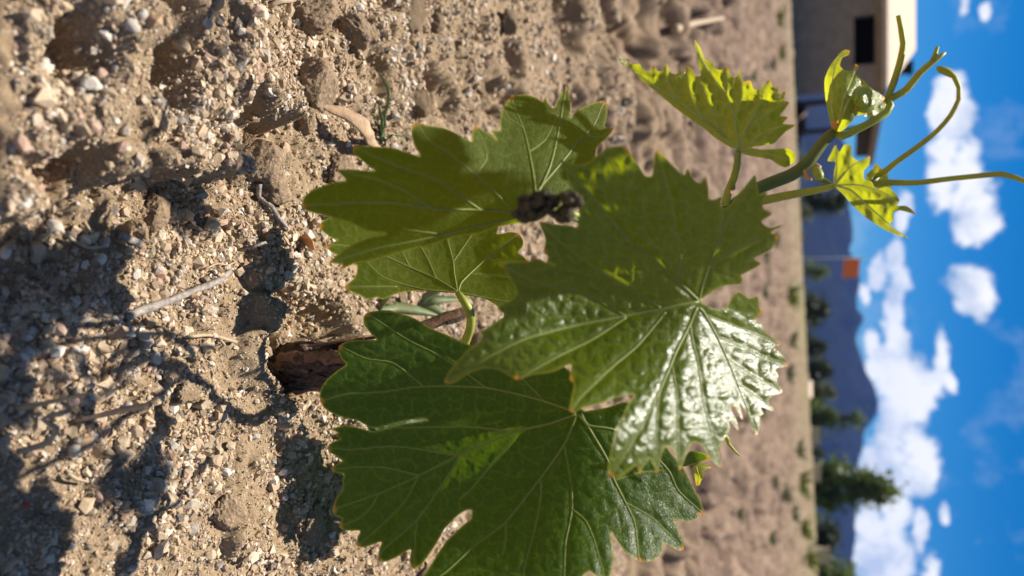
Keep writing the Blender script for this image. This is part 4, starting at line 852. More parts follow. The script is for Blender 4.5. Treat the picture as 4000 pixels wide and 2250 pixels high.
vine_part('leaf_stalk', [(3180,650,.338),(3205,700,.337),(3250,725,.335),(3330,728,.333),(3400,722,.332),(3430,690,.332)], [.0016,.0014,.0013,.0013,.0014,.0010], M_STEM, 10, .06)
vine_part('tendril', [(2820,1690,.33),(2842,1715,.332),(2845,1732,.333),(2870,1762,.333),(2890,1780,.333)], [.0010,.0010,.0008,.0006,.0004], M_TENDRIL, 8, .05)
def bud(path, r0, mat, label=None):
    vine_part('bud', path, r0, mat, 10, .15, .0015, None, label)
bud([(3178,655,.334),(3192,672,.332),(3200,690,.331),(3212,700,.331)], [.0010,.0022,.0022,.0008], M_PETIOLE)
bud([(3185,640,.334),(3195,655,.333),(3200,665,.332)], [.0008,.0016,.0006], M_STRAW, 'pinkish papery bud scale')
bud([(3140,665,.335),(3155,690,.334),(3170,705,.334)], [.0005,.0010,.0005], M_TIP, 'thin brown bud scale')
bud([(3258,500,.330),(3262,485,.328),(3268,470,.328)], [.0008,.0020,.0008], M_TIP); bud([(3335,430,.322),(3345,418,.320),(3352,410,.320)], [.0008,.0020,.0008], M_TIP)
bud([(2850,742,.338),(2860,730,.336),(2870,722,.336)], [.0008,.0018,.0006], M_TENDRIL); bud([(2848,752,.336),(2852,748,.335),(2856,745,.335)], [.0007,.0011,.0005], M_TIP)
def build_flowers():
    # dark cluster of closed flower buds hanging toward the camera
    r_ = np.random.default_rng(21); d0 = .245
    o = vine_part('flower_stalk', [(2160,840,.252),(2165,842,.262),(2185,838,.285),(2210,842,.315),(2300,880,.350),(2420,960,.378)], [.0009,.0010,.0011,.0012,.0013,.0014], M_STEM, 8, .06, .003)
    vine_part('flower_stalk', [(2050,815,.247),(2100,800,.247),(2160,840,.252),(2215,790,.248),(2240,770,.246)], [.0008,.0009,.0010,.0009,.0008], M_STEM, 8, .06)
    blobs = [(2060,805,50,44), (2095,825,52,38), (2150,788,30,30), (2125,775,36,26), (2228,775,36,30), (2245,790,30,26), (2200,845,36,24), (2215,825,28,22), (2040,840,34,28), (2090,765,14,14)]
    k = 0
    for bx, by, rx, ry in blobs:
        for i in range(int(rx * .5)):
            a = r_.uniform(0, 6.3); q = math.sqrt(r_.uniform()); px, py = bx + rx * q * math.cos(a) * .85, by + ry * q * math.sin(a) * .85
            c = P(px, py, d0 + r_.uniform(-.004, .004)); s = r_.uniform(.0009, .0015); v = IV1 * np.array((s, s, s * 1.35)) * (1 + .15 * fbm(IV1[:, 0] + k, IV1[:, 1] + IV1[:, 2], 2, k))[:, None] + c
            link('flower_bud', mesh_from('flower_bud', rel(v, VINE.location), IF1, M_BUD, True), VINE); k += 1
build_flowers()

def build_shade_leaf():  # hidden leaf added low behind leaf B to cast shade on the soil
    poly = catmull(B_out, 22.0, True); g = 20.0; lo = poly.min(0); n = ((poly.max(0) - lo) / g).astype(int) + 1
    X, Y = np.meshgrid(lo[0] + np.arange(n[0] + 1) * g, lo[1] + np.arange(n[1] + 1) * g, indexing='ij'); cx, cy = (X[:-1, :-1] + X[1:, 1:]) / 2, (Y[:-1, :-1] + Y[1:, 1:]) / 2
    ins = inside(cx.ravel(), cy.ravel(), poly).reshape(cx.shape); idx = np.arange(X.size).reshape(X.shape); q = np.stack([idx[:-1, :-1], idx[1:, :-1], idx[1:, 1:], idx[:-1, 1:]], -1)[ins]
    used, inv = np.unique(q, return_inverse=True); q = inv.reshape(q.shape); u = (X.ravel()[used] - 1950) / 1400; v = (Y.ravel()[used] - 1750) / 1400
    c = P(1620, 1800, .455); s = .088; z = np.zeros(len(u))
    pts = np.stack([v * s * 1.15, u * s * .85, (.25 * u + .05 * fbm(u * 4, v * 4, 3, 3) - .12 * (u * u + v * v)) * s], -1)
    o = link('leaf', mesh_from('leaf', pts, q, M_LEAF, True, {k: z for k in ('vein', 'edge', 'tip', 'net')}), VINE); o.location = tuple(c - np.array(VINE.location)); o['label'] = 'low leaf added behind the large dark green leaf to shade the soil'
    p0 = P(1800, 1405, .418); V, Fs = tube([p0, (p0 + c) / 2 + (0, .004, .012), c + (0, .01, .006)], [.0017, .0015, .0012], 8, .004); link('petiole', mesh_from('petiole', rel(V, c), Fs, M_PETIOLE, True), o)
build_shade_leaf()
# -- vine added out of view on the left; its leaves placed to shade this plant
def build_shade_vine():
    poly = catmull(A_out, 30.0, True); g = 28.0; lo = poly.min(0); n = ((poly.max(0) - lo) / g).astype(int) + 1
    X, Y = np.meshgrid(lo[0] + np.arange(n[0] + 1) * g, lo[1] + np.arange(n[1] + 1) * g, indexing='ij'); cx, cy = (X[:-1, :-1] + X[1:, 1:]) / 2, (Y[:-1, :-1] + Y[1:, 1:]) / 2
    ins = inside(cx.ravel(), cy.ravel(), poly).reshape(cx.shape); idx = np.arange(X.size).reshape(X.shape); q = np.stack([idx[:-1, :-1], idx[1:, :-1], idx[1:, 1:], idx[:-1, 1:]], -1)[ins]
    used, inv = np.unique(q, return_inverse=True); q = inv.reshape(q.shape); u = (X.ravel()[used] - 2730) / 1330; v = (Y.ravel()[used] - 1175) / 1330
    z = np.zeros(len(u)); me = mesh_from('leaf', np.stack([u, v, .10 * (u * u + v * v) + .03 * fbm(u * 4, v * 4, 3, 8) - .12 * np.abs(v)], -1), q, M_LEAF, True, {k: z for k in ('vein', 'edge', 'tip', 'net')})
    b = np.array([-.46, .47, float(H(np.array([-.46]), np.array([.47]))[0])]); root = tag(empty('grapevine', b), 'grapevine shoot added outside the view so its leaves shade the front vine', 'grapevine')
    V, Fs = tube([(0, 0, -.02), (.01, 0, .05), (.015, -.01, .10)], [.018, .015, .010], 14, .004, True, None, .3, 4); link('trunk', mesh_from('trunk', V, Fs, M_BARK, True), root)
    st = np.array([(.015, -.01, .09), (.05, -.03, .22), (.13, -.05, .36), (.23, -.06, .45), (.33, -.065, .50), (.40, -.02, .51)]); V, Fs = tube(st, [.004, .0035, .003, .0028, .0024, .0016], 10, .006, True, None, .05, 2); link('shoot', mesh_from('shoot', V, Fs, M_STEM, True), root)
    for k, (p, at, s, rot) in enumerate([((.366, -.102, .452), 4, .052, (.25, -.1, 2.9)), ((.330, -.082, .462), 4, .048, (-.2, .15, 2.2)), ((.410, -.036, .455), 5, .044, (.2, .1, 3.4)), ((.10, -.02, .40), 1, .10, (.3, .5, 1.2)), ((-.02, -.10, .28), 1, .11, (-.2, -.4, 4.6)), ((.27, .04, .56), 3, .06, (.6, .2, .6))]):
        o = link('leaf', me, root); o.location = p; o.scale = (s, s, s); o.rotation_euler = rot
        V, Fs = tube([st[at], (st[at] + np.array(p)) / 2 + (0, 0, .008), np.array(p)], [.0016, .0014, .0011], 8, .006); link('petiole', mesh_from('petiole', V, Fs, M_PETIOLE, True), root)
build_shade_vine()

# ------------------------------------------------------------------ weeds
def blades(name, base, specs, mat, label, cat, group=None):
    root = tag(empty(name, base), label, cat, group)
    for (pts, w) in specs:
        ax = catmull(np.array(pts, float), .003 if w < .01 else .03); n = len(ax); V = []
        for i, p in enumerate(ax):
            t = i / (n - 1); tg = ax[min(i + 1, n - 1)] - ax[max(i - 1, 0)]; s = np.cross(tg, [0.3, 1, .2]); s /= np.linalg.norm(s) + 1e-9
            ww = w * (1 - t ** 2.2) * (.6 + .4 * min(1, t * 5)) + w * .04; nn = np.cross(s, tg); nn /= np.linalg.norm(nn) + 1e-9
            V += [p - s * ww, p + nn * ww * .35, p + s * ww, p - nn * ww * .1]
        Fs = [(i * 4 + j, i * 4 + (j + 1) % 4, i * 4 + 4 + (j + 1) % 4, i * 4 + 4 + j) for i in range(n - 1) for j in range(4)]
        link('blade', mesh_from('blade', rel(V, base), Fs, mat, True), root)
    return root
def TZ(tx, ty): return ('at the field edge ' if tx > 3040 else 'in the bare field ') + ('before the house' if ty < 700 else 'before the flagpole bushes' if ty < 1250 else 'before the white shed' if ty < 1700 else 'before the tallest tree' if ty < 2000 else 'before the squat dark tree')
def build_weeds():
    b = gh(1488, 556); f = lambda x, y, z: P(x, y, z)
    d = (b - CAM) @ FW * .945
    blades('grass_seedling', b, [([b, f(1490,520,d-.004), f(1492,470,d-.006), f(1482,425,d-.004), f(1478,392,d)], .0030), ([b, f(1500,470,d+.01), f(1518,385,d+.02), f(1515,350,d+.02), f(1490,300,d+.03), f(1458,262,d+.04)], .0016),
        ([b, f(1455,555,d-.003), f(1430,552,d-.002)], .0022), ([b, f(1530,528,d+.004), f(1575,532,d+.02), f(1610,540,d+.03)], .0014), ([b, f(1462,455,d+.004), f(1445,440,d+.006)], .0026)], M_GRASS, 'small dark green grass seedling on the clods left of the vine', 'grass')
    b = gh(1470, 1205); d = (b - CAM) @ FW
    blades('weed', b, [([b, f(1480,1180,d), f(1520,1165,d-.005)], .006), ([b, f(1500,1160,d), f(1560,1120,d)], .005), ([b, f(1440,1180,d), f(1430,1150,d)], .006), ([b, f(1450,1230,d), f(1470,1250,d-.004)], .004), ([b, f(1540,1200,d+.01), f(1640,1215,d+.02), f(1720,1235,d+.03)], .005)], M_WEED, 'grey-green broadleaf weed behind the small underside-up leaf', 'weed')
    b = gh(1640, 1190); d = (b - CAM) @ FW
    blades('weed', b, [([b, f(1700,1170,d), f(1840,1168,d+.02)], .004), ([b, f(1660,1160,d), f(1740,1130,d)], .004), ([b, f(1690,1210,d), f(1750,1240,d)], .006), ([b, f(1620,1150,d), f(1600,1120,d)], .004), ([b, f(1600,1205,d), f(1560,1225,d)], .004)], M_WEED, 'spiky green weed standing behind the yellow leaf stalk', 'weed')
    spots = [(3030, 75, 26, 0), (3045, 205, 18, 0), (3010, 255, 16, 1), (3075, 1155, 34, 0), (3020, 930, 20, 1), (2980, 1140, 18, 1), (2960, 1610, 20, 1), (2905, 1640, 16, 1), (3120, 1885, 30, 0), (3050, 1930, 26, 1), (3010, 1880, 20, 1), (2880, 2010, 18, 1),
             (3130, 2065, 32, 0), (3140, 2175, 30, 0), (3095, 2010, 20, 1), (3000, 2110, 20, 1), (2985, 1000, 16, 1), (3075, 1460, 20, 1), (3085, 1330, 20, 1), (3100, 1760, 24, 1), (2935, 300, 16, 1)]
    for i, (tx, ty, h, kind) in enumerate(spots):
        # the tuft stands where the sight line meets the field
        v = ray_dir(tx, ty); t = np.geomspace(1.2, 34, 500); pts = CAM[None] + v[None] * (t / v[1])[:, None]; hh = H(pts[:, 0], pts[:, 1]); hit = np.where(pts[:, 2] < hh)[0]
        p = pts[hit[0]] if len(hit) else PY(tx, ty, 29.0); b = np.array([p[0], p[1], float(H(np.array([p[0]]), np.array([p[1]]))[0])]); s = h * 1.7 / F * p[1]
        r_ = np.random.default_rng(600 + i); sp_ = []
        for k in range(30):
            a = r_.uniform(0, 6.3); l = s * r_.uniform(.4, 1.1); o_ = np.array([math.cos(a), math.sin(a), 0]) * s * r_.uniform(.1, 1.2)
            sp_.append(([b + o_ * .55, b + o_ * .8 + (0, 0, l * .6), b + o_ * 1.25 + (0, 0, l * .85)], s * .075))
        blades('weed_tuft', b, sp_, M_TUFT if kind == 0 else M_WEED, 'blurred %s weed tuft %s' % ('bright yellow-green' if kind == 0 else 'dull grey-green', TZ(tx, ty)), 'weed', ('bright weed tufts ' if kind == 0 else 'dull weed tufts ') + TZ(tx, ty))
build_weeds()

# ------------------------------------------------------------------ house with porch
M_WALL = simple('rendered_wall', (0.26, 0.205, 0.155), 0.9, 0.22, 3.0, 0.01); M_ROOF = simple('clay_roof', (0.50, 0.39, 0.29), 0.85, 0.15, 6)
M_WOOD = simple('dark_timber', (0.07, 0.045, 0.035), 0.8, 0.3, 8); M_FASCIA = simple('timber_fascia', (0.28, 0.18, 0.12), 0.8, 0.2, 8)
M_DARK = simple('dark_interior', (0.010, 0.010, 0.012), 0.9, 0.2, 5); M_GLASS = simple('window_glass', (0.006, 0.006, 0.006), 0.7, 0.1, 5, 0, 0.05)
M_PLANK = simple('planks', (0.40, 0.27, 0.19), 0.8, 0.2, 8)
def add(name, vf, mat, parent, smooth=False):
    return link(name, mesh_from(name, rel(vf[0], np.array(parent.matrix_world.translation) if False else np.array(parent['org'])), vf[1], mat, smooth), parent)
def build_house():
    Y0 = 27.0; c = PY(3077, 365, Y0); xr = c[0]; xl = PY(3100, -650, Y0)[0]; zb = c[2] - .25; ze = PY(3468, 200, Y0 - .35)[2]; org = np.array([xr, Y0, zb + .25])
    root = tag(empty('stone_house', org), 'low tan rendered house with one dark window and a pale clay roof', 'house'); root['org'] = [float(a) for a in org]
    w0 = PY(3336, 62, Y0); w1 = PY(3420, 248, Y0); wx0, wx1, wz0, wz1 = w0[0], w1[0], w0[2], w1[2]
    T = .45; zt = ze - .02
    add('wall', join([box(xl, wx0, Y0, Y0 + T, zb, zt), box(wx1, xr, Y0, Y0 + T, zb, zt), box(wx0, wx1, Y0, Y0 + T, zb, wz0), box(wx0, wx1, Y0, Y0 + T, wz1, zt)]), M_WALL, root)
    sw = box(xr - T, xr - .003, Y0 + T, Y0 + 5, zb, zt); sk = xr * .21; sw[0][:, 0] += np.where(sw[0][:, 1] > Y0 + 1, sk, 0); add('side_wall', sw, M_WALL, root); add('back_wall', box(xl, xr + sk - .006, Y0 + 5, Y0 + 5.4, zb, zt), M_WALL, root); add('side_wall', box(xl, xl + T, Y0 + T, Y0 + 5, zb, zt), M_WALL, root)
    wn = add('window', join([box(wx0 + .003, wx0 + .06, Y0 + .25, Y0 + .31, wz0 + .003, wz1 - .003), box(wx1 - .06, wx1 - .003, Y0 + .25, Y0 + .31, wz0 + .003, wz1 - .003), box(wx0 + .06, wx1 - .06, Y0 + .25, Y0 + .31, wz1 - .06, wz1 - .003), box(wx0 + .06, wx1 - .06, Y0 + .25, Y0 + .31, wz0 + .003, wz0 + .06)]), M_DARK, root)
    pn = link('pane', mesh_from('pane', rel(box(wx0 + .06, wx1 - .06, Y0 + .27, Y0 + .285, wz0 + .06, wz1 - .06)[0], org), box(0, 1, 0, 1, 0, 1)[1], M_GLASS, False), wn)
    # hipped roof: eaves, front slope, hip end
    e = .35; yr = Y0 + 2.7; r1 = PY(3577, 195, yr); zr = r1[2]; xe = PY(3462, 348, Y0 - e)[0]
    V = np.array([(xl - e, Y0 - e, ze), (xe, Y0 - e, ze), (xe * 1.19, Y0 + 5.4 + e, ze), (xl - e, Y0 + 5.4 + e, ze), (xl + 2.5, yr, zr), (r1[0], yr, zr)]); V = np.concatenate([V, V[:4] - (0, 0, .14)])
    add('roof', (V, [(0, 1, 5, 4), (1, 2, 5), (2, 3, 4, 5), (3, 0, 4), (0, 6, 7, 1), (1, 7, 8, 2), (2, 8, 9, 3), (3, 9, 6, 0), (9, 8, 7, 6)]), M_ROOF, root)
    ch = PY(3535, 268, yr + .3); add('chimney', join([box(ch[0] - .16, ch[0] + .16, yr + .1, yr + .5, ze + .2, ch[2] + .15), box(ch[0] - .22, ch[0] + .22, yr + .04, yr + .56, ch[2] + .152, ch[2] + .23)]), M_DARK, root)
    # porch: sloping timber roof running back from the corner, two posts, cross beam
    a = PY(3462, 352, 26.9); b = PY(3408, 640, 32.0); top = [a, b, b + (-2.6, .8, .1), a + (-.6, 5.0, .1)]
    V = np.array(top + [p - np.array((0, 0, .16)) for p in top]); pr = add('porch_roof', (V, [(0, 1, 2, 3), (7, 6, 5, 4), (0, 4, 5, 1), (1, 5, 6, 2), (2, 6, 7, 3), (3, 7, 4, 0)]), M_WOOD, root)
    d = (b - a); d[2] = 0; d /= np.linalg.norm(d); nrm = np.array([d[1], -d[0], 0])
    V = []
    for p in (a, b):
        for o_, z in ((.004, -.20), (.05, -.20), (.05, .02), (.004, .02)): V.append(p + nrm * o_ + (0, 0, z))
    add('fascia', (np.array(V), [(0, 1, 2, 3), (7, 6, 5, 4), (0, 4, 5, 1), (1, 5, 6, 2), (2, 6, 7, 3), (3, 7, 4, 0)]), M_FASCIA, root)
    for ty, Y in ((409, 28.2), (519, 30.1)):
        p0 = PY(3085, ty, Y); t = (Y - a[1]) / (b[1] - a[1]); zt_ = a[2] + t * (b[2] - a[2]) - .162; add('post', box(p0[0] - .075, p0[0] + .075, Y - .075, Y + .075, p0[2] - .4, zt_), M_WOOD, root)
    q0 = PY(3345, 508, 30.0); q1 = PY(3340, 612, 31.6); q2 = PY(3396, 612, 31.6)
    V = [q0 + (0, 0, 0), q1, q1 + (0, .1, 0), q0 + (0, .1, 0)]; hgt = (q2 - q1)[2]; V = np.array(V + [p + np.array((0, 0, hgt)) for p in V]); add('valance', (V, [(3, 2, 1, 0), (4, 5, 6, 7), (0, 1, 5, 4), (1, 2, 6, 5), (2, 3, 7, 6), (3, 0, 4, 7)]), M_WOOD, root)
    # woodpile and leaning plank under the porch
    wp = PY(3085, 470, 28.8); o = empty('woodpile', wp); tag(o, 'dark heap of firewood logs stacked under the porch', 'woodpile'); r_ = random.Random(3)
    for k in range(16):
        x = wp[0] - .7 + (k % 6) * .26 + (k // 6) * .12; z = wp[2] - .05 + .11 + (k // 6) * .19; V, Fs = tube([(x, 28.7, z), (x + .02, 29.3, z), (x, 29.9, z + .01)], [.10, .105, .10], 8, None, True, None, .2, k); link('log', mesh_from('log', rel(V, wp), Fs, M_WOOD, False), o)
    p0 = PY(3095, 490, 28.4); p1 = PY(3172, 414, 28.5); V, Fs = tube([p0, (p0 + p1) / 2 + (0, 0, .02), p1], [.07, .07, .065], 4, None, True, (1, .4)); tag(link('plank', mesh_from('plank', rel(V, p0), Fs, M_PLANK, False), None, tuple(p0)), 'pale brown plank leaning against the dark woodpile', 'plank')
build_house()

# ------------------------------------------------------------------ trees, mast, small buildings beyond the field
def foliage(name, c, tr):
    k = MB(name); n = k.noise(0.8, 4, .6); k.base(k.mix(k.rng(n, .35, .65), tuple(x * .7 for x in c), tuple(x * 1.3 for x in c))); k.rough(.6); t = k.N.new('ShaderNodeBsdfTranslucent'); t.inputs[0].default_value = (*tr, 1)
    mx = k.N.new('ShaderNodeMixShader'); mx.inputs[0].default_value = .3; k.L.new(k.b.outputs[0], mx.inputs[1]); k.L.new(t.outputs[0], mx.inputs[2]); k.L.new(mx.outputs[0], k.out.inputs[0]); return k.m
M_FOL = [foliage('foliage_dark', (.026, .038, .016), (.03, .045, .010)), foliage('foliage_green', (.075, .105, .03), (.12, .17, .02)), foliage('foliage_olive', (.085, .095, .04), (.10, .11, .03))]
M_TRUNK = simple('tree_bark', (.09, .07, .055), .9, .3, 4)
def tree(name, x0, x1, y0, y1, Y, kind, mat, label, seed, n=2300):
    """crown spans photo x0..x1 (height) and y0..y1 (width); stands at distance Y"""
    base = PY(x0, (y0 + y1) / 2, Y); top = PY(x1, (y0 + y1) / 2, Y); h = top[2] - base[2]; w = PY(x0, y1, Y)[0] - PY(x0, y0, Y)[0]
    gz = float(H(np.array([base[0]]), np.array([Y]))[0]); root = tag(empty(name, (base[0], Y, gz)), label, 'tree' if h > 1.6 else 'bush'); r_ = np.random.default_rng(seed); org = np.array([base[0], Y, gz]); H_ = top[2] - gz; z0 = max(.05 * H_, base[2] - gz)
    tr = max(.04, .035 * H_); parts = [tube([(0, 0, -.2), (.02 * w, 0, H_ * .3), (-.02 * w, .02, H_ * .6), (0, 0, H_ * .9)], [tr, tr * .8, tr * .5, tr * .12], 8, None)]
    clumps = []
    nc = 26 if h > 1.6 else 14
    for k in range(nc):
        t = r_.uniform() if kind != 'cone' else 1 - math.sqrt(r_.uniform(0, 1)); z = z0 + (H_ - z0) * (.04 + .9 * t)
        if kind == 'cone': rad = w * .5 * (1 - t) ** .8 + .02 * w
        elif kind == 'spire': rad = w * .5 * (math.sin(math.pi * min(1, .25 + .75 * (1 - t) ** 1.3)) ** .8 if t < .62 else .22 * (1 - t) / .38 + .05)
        else: rad = w * .5 * math.sqrt(max(.05, 1 - (2 * t - .9) ** 2))
        a = r_.uniform(0, 6.3); q = rad * math.sqrt(r_.uniform(.1, 1)) * .85; c = np.array([q * math.cos(a), q * math.sin(a) * .9, z]); clumps.append((c, max(.15 * w, rad * .38) * r_.uniform(.7, 1.2)))
        if k % 2 == 0: parts.append(tube([(0, 0, z * .6), c * (.5, .5, 0) + (0, 0, z * .82), c], [tr * .4, tr * .22, tr * .06], 5, None))
    V, Fs = join(parts); link('trunk', mesh_from('trunk', V, Fs, M_TRUNK, True), root)
    per = n // nc; C = np.concatenate([c + r_.normal(size=(per, 3)) * s * np.array((.8, .8, .66)) for c, s in clumps]); m = len(C); ls = max(.06, .10 * w) * r_.uniform(.6, 1.3, (m, 1, 1))
    u = r_.normal(size=(m, 3)); u /= np.linalg.norm(u, axis=1)[:, None]; v = np.cross(u, r_.normal(size=(m, 3))); v /= np.linalg.norm(v, axis=1)[:, None]
    quad = np.stack([-u * .5, v * .32, u * .6, -v * .3], 1) * ls + C[:, None, :]; quad[:, :, 2] = np.clip(quad[:, :, 2], .02, None)
    link('crown', mesh_from('crown', quad.reshape(-1, 3), np.arange(m * 4).reshape(-1, 4), mat, False), root)
def build_trees():
    tree('tree', 3140, 3320, 735, 840, 58, 'round', M_FOL[0], 'dark bushy tree hidden behind the bright yellow leaf', 1)
    tree('bush', 3092, 3165, 795, 882, 46, 'round', M_FOL[2], 'pale olive bush between the dark tree and the mast', 2, 900)
    tree('bush', 3092, 3240, 1022, 1106, 52, 'round', M_FOL[1], 'rounded olive green bush right beside the mast with the orange flag', 3, 1200)
    tree('tree', 3112, 3230, 1150, 1270, 64, 'round', M_FOL[0], 'very dark rounded tree between the mast and the white shed', 4)
    tree('bush', 3112, 3150, 1262, 1305, 60, 'round', M_FOL[1], 'low green bush beside the very dark rounded tree', 5, 600)
    tree('tree', 3118, 3222, 1310, 1400, 66, 'round', M_FOL[0], 'dark spreading tree before the mountain peak', 6)
    tree('tree', 3118, 3240, 1390, 1500, 68, 'round', M_FOL[0], 'tall dark tree touching the white shed', 7)
    tree('tree', 3150, 3262, 1490, 1580, 74, 'round', M_FOL[2], 'olive tree rising behind the white shed', 8)
    tree('conifer', 3140, 3395, 1560, 1690, 70, 'cone', M_FOL[1], 'pointed conifer with a wide skirt below the mountain peak', 9, 2400)
    tree('bush', 3150, 3215, 1728, 1806, 58, 'round', M_FOL[0], 'dark bush between the two beige walls', 10, 900)
    tree('tall_tree', 3170, 3482, 1775, 2000, 60, 'spire', M_FOL[1], 'tallest green tree with a thin crooked top', 11, 4200)
    tree('tree', 3160, 3275, 2025, 2150, 56, 'round', M_FOL[0], 'squat near-black tree right of the tallest tree', 12)
    tree('tree', 3165, 3345, 2195, 2420, 50, 'round', M_FOL[1], 'broad green tree cut by the edge of the view', 13, 2600)
    for k, (ya, yb, xt, mt) in enumerate([(880, 960, 3140, 2), (955, 1010, 3128, 0), (1100, 1155, 3150, 1), (1270, 1320, 3165, 0), (1545, 1600, 3175, 0), (1640, 1690, 3165, 2), (1990, 2040, 3215, 1), (2120, 2160, 3225, 2)]):
        tree('bush', 3085 + (ya - 800) * .055, xt, ya, yb, 49 + k, 'round', M_FOL[mt], ['dull olive scrub beside the pale olive bush', 'dark low scrub at the foot of the mast', 'green scrub joining the mast bush to the very dark tree', 'dark scrub between the two dark trees', 'dark scrub under the olive tree by the white shed', 'olive scrub at the conifer foot beside the beige wall', 'green scrub at the foot of the tallest tree', 'olive scrub behind the beige wall stub'][k], 30 + k, 700)
    tree('bush', 3105, 3150, 600, 700, 60, 'round', M_FOL[2], 'low olive bush behind the porch end', 14, 700)
    M_BEIGE = simple('beige_masonry', (.42, .34, .24), .9, .15, 1.5); M_WHITE = simple('white_render', (.72, .72, .74), .8, .06, 2); M_POLE = simple('galvanised_pole', (.42, .45, .50), .45, .1, 10); M_FLAG = simple('orange_cloth', (.72, .17, .05), .8, .2, 4)
    def wallthing(name, x0, x1, y0, y1, Y, dep, mat, label, cat, gable=False):
        a = PY(x0, y0, Y); b = PY(x1, y1, Y); g = float(H(np.array([(a[0] + b[0]) / 2]), np.array([Y]))[0]); org = np.array([(a[0] + b[0]) / 2, Y, g]); root = tag(empty(name, org), label, cat); root['org'] = [float(k) for k in org]
        zt = b[2]; x0_, x1_ = a[0], b[0]; add('wall', box(x0_, x1_, Y, Y + dep, g - .3, zt), mat, root)
        if gable:
            V = np.array([(x0_ - .15, Y - .2, zt), (x1_ + .15, Y - .2, zt), (x1_ + .15, Y + dep + .2, zt), (x0_ - .15, Y + dep + .2, zt), (x0_ - .15, Y + dep / 2, zt + .35), (x1_ + .15, Y + dep / 2, zt + .35)]); add('roof', (V, [(0, 1, 5, 4), (2, 3, 4, 5), (0, 4, 3), (1, 2, 5), (3, 2, 1, 0)]), M_ROOF, root)
            cx = (x0_ + x1_) / 2; add('door', box(cx - .25, cx + .25, Y - .03, Y - .004, g, g + (zt - g) * .7), M_WOOD, root)
        else: add('coping', box(x0_ - .05, x1_ + .05, Y - .05, Y + dep + .05, zt + .002, zt + .10), mat, root)
    wallthing('white_shed', 3118, 3155, 1498, 1550, 62, 1.6, M_WHITE, 'small white shed among the dark trees', 'shed', True)
    wallthing('beige_wall', 3150, 3197, 1672, 1738, 55, .4, M_BEIGE, 'short beige garden wall beside the pointed conifer', 'wall')
    wallthing('beige_wall', 3140, 3200, 1815, 1882, 50, .4, M_BEIGE, 'beige wall block in front of the tallest tree', 'wall')
    wallthing('beige_wall', 3165, 3232, 2140, 2205, 47, .4, M_BEIGE, 'beige wall stub between the squat dark tree and the broad green tree', 'wall')
    # mast and flag
    Y = 45.0; b = PY(3118, 1010, Y); t = PY(3362, 1004, Y); g = float(H(np.array([b[0]]), np.array([Y]))[0]); org = np.array([b[0], Y, g]); m = tag(empty('flagpole', org), 'thin pale grey pole carrying an orange flag before the mountains', 'flagpole')
    V, Fs = tube([(0, 0, -.2), (0, 0, (t[2] - g) * .5), (0, 0, t[2] - g + .1)], [.05, .042, .034], 10, None); link('pole', mesh_from('pole', V, Fs, M_POLE, True), m); v = IV1 * .07 + np.array([0, 0, t[2] - g + .15]); link('finial', mesh_from('finial', v, IF1, M_POLE, True), m)
    f0 = PY(3297, 1010, Y); f1 = PY(3360, 1083, Y); W_ = f1[0] - f0[0]; Hh = f1[2] - f0[2]; V = []; nx, nz = 22, 12
    for i in range(nx + 1):
        for j in range(nz + 1): u = i / nx; w = j / nz; V.append((.05 + W_ * u, .14 * math.sin(u * 7 + w * 1.4) * u, f0[2] - g + Hh * w - .12 * u * u))
    Fs = [(i * (nz + 1) + j, (i + 1) * (nz + 1) + j, (i + 1) * (nz + 1) + j + 1, i * (nz + 1) + j + 1) for i in range(nx) for j in range(nz)]; fl = link('flag', mesh_from('flag', V, Fs, M_FLAG, True), m); s = fl.modifiers.new('thickness', 'SOLIDIFY'); s.thickness = .01
build_trees()

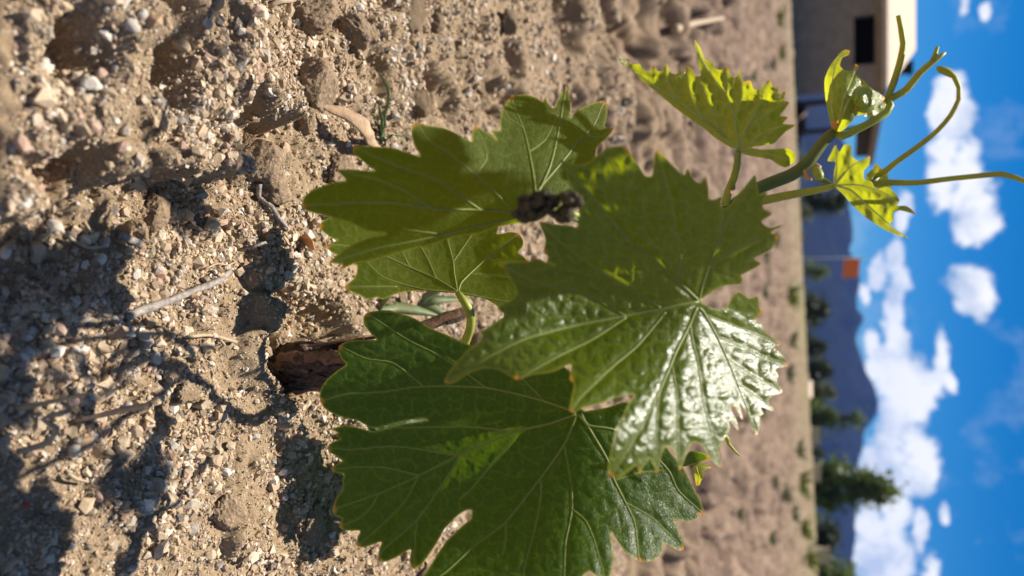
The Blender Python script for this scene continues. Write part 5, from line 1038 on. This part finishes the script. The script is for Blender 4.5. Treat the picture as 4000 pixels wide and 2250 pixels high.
# ------------------------------------------------------------------ mountains and haze
def build_mountains():
    M_MT = MB('forested_mountain'); n = M_MT.noise(.006, 6, .6); M_MT.base(M_MT.mix(M_MT.rng(n, .35, .65), (.006, .008, .006), (.012, .013, .010))); M_MT.rough(1.0); M_MT.b.inputs['Specular IOR Level'].default_value = .05
    def ridge(name, prof, Y0, Y1, seed, amp):
        pr = []
        for ty, tx in prof:
            d = ray_dir(tx, ty); pr.append((math.atan2(d[0], d[1]), d[2] / math.hypot(d[0], d[1])))
        pr = np.array(pr); az = np.linspace(-1.15, 1.15, 420); el = np.interp(az, pr[:, 0], pr[:, 1]); ds = np.linspace(0, 1, 46); A, S = np.meshgrid(az, ds, indexing='ij')
        dist = Y0 + (Y1 - Y0) * S; shape = sstep(0, .62, S) * (1 - sstep(.66, 1.05, S)); hh = (el[:, None] * (Y0 + (Y1 - Y0) * .64)) * shape + amp * fbm(A * 30, S * 5, 5, seed) * np.minimum(shape * 1.5, (1 - .85 * np.exp(-((S - .64) / .08) ** 2))) 
        V = np.stack([np.sin(A) * dist, np.cos(A) * dist, hh - 4], -1).reshape(-1, 3); nr, nc = A.shape; i = np.arange(nr - 1)[:, None] * nc + np.arange(nc - 1)[None]; q = np.stack([i, i + nc, i + nc + 1, i + 1], -1).reshape(-1, 4)
        o = link(name, mesh_from(name, V, q, M_MT.m, True)); o['kind'] = 'structure'
    ridge('mountain', [(-1500, 3300), (0, 3300), (380, 3262), (620, 3300), (800, 3312), (980, 3318), (1050, 3338), (1150, 3350), (1330, 3346), (1420, 3372), (1500, 3405), (1540, 3421), (1570, 3424), (1640, 3402), (1700, 3372), (1770, 3356), (1880, 3350), (2000, 3346), (2120, 3338), (2250, 3330), (2700, 3310), (4000, 3280)], 1500, 3000, 51, 40)
build_mountains()
def build_haze():
    m = bpy.data.materials.new('haze'); m.use_nodes = True; nt = m.node_tree; nt.nodes.clear(); o = nt.nodes.new('ShaderNodeOutputMaterial'); v = nt.nodes.new('ShaderNodeVolumePrincipled')
    v.inputs['Color'].default_value = (.07, .26, 1.0, 1); v.inputs['Density'].default_value = 8e-5; v.inputs['Anisotropy'].default_value = 0.0; nt.links.new(v.outputs[0], o.inputs['Volume'])
    V, Fs = box(-3300, 3300, -3300, 3300, -12, 330); h = link('haze', mesh_from('haze', V, Fs, m, False)); h['kind'] = 'stuff'; h['label'] = 'thin blue haze in the air before the mountains'; h['category'] = 'haze'
build_haze()
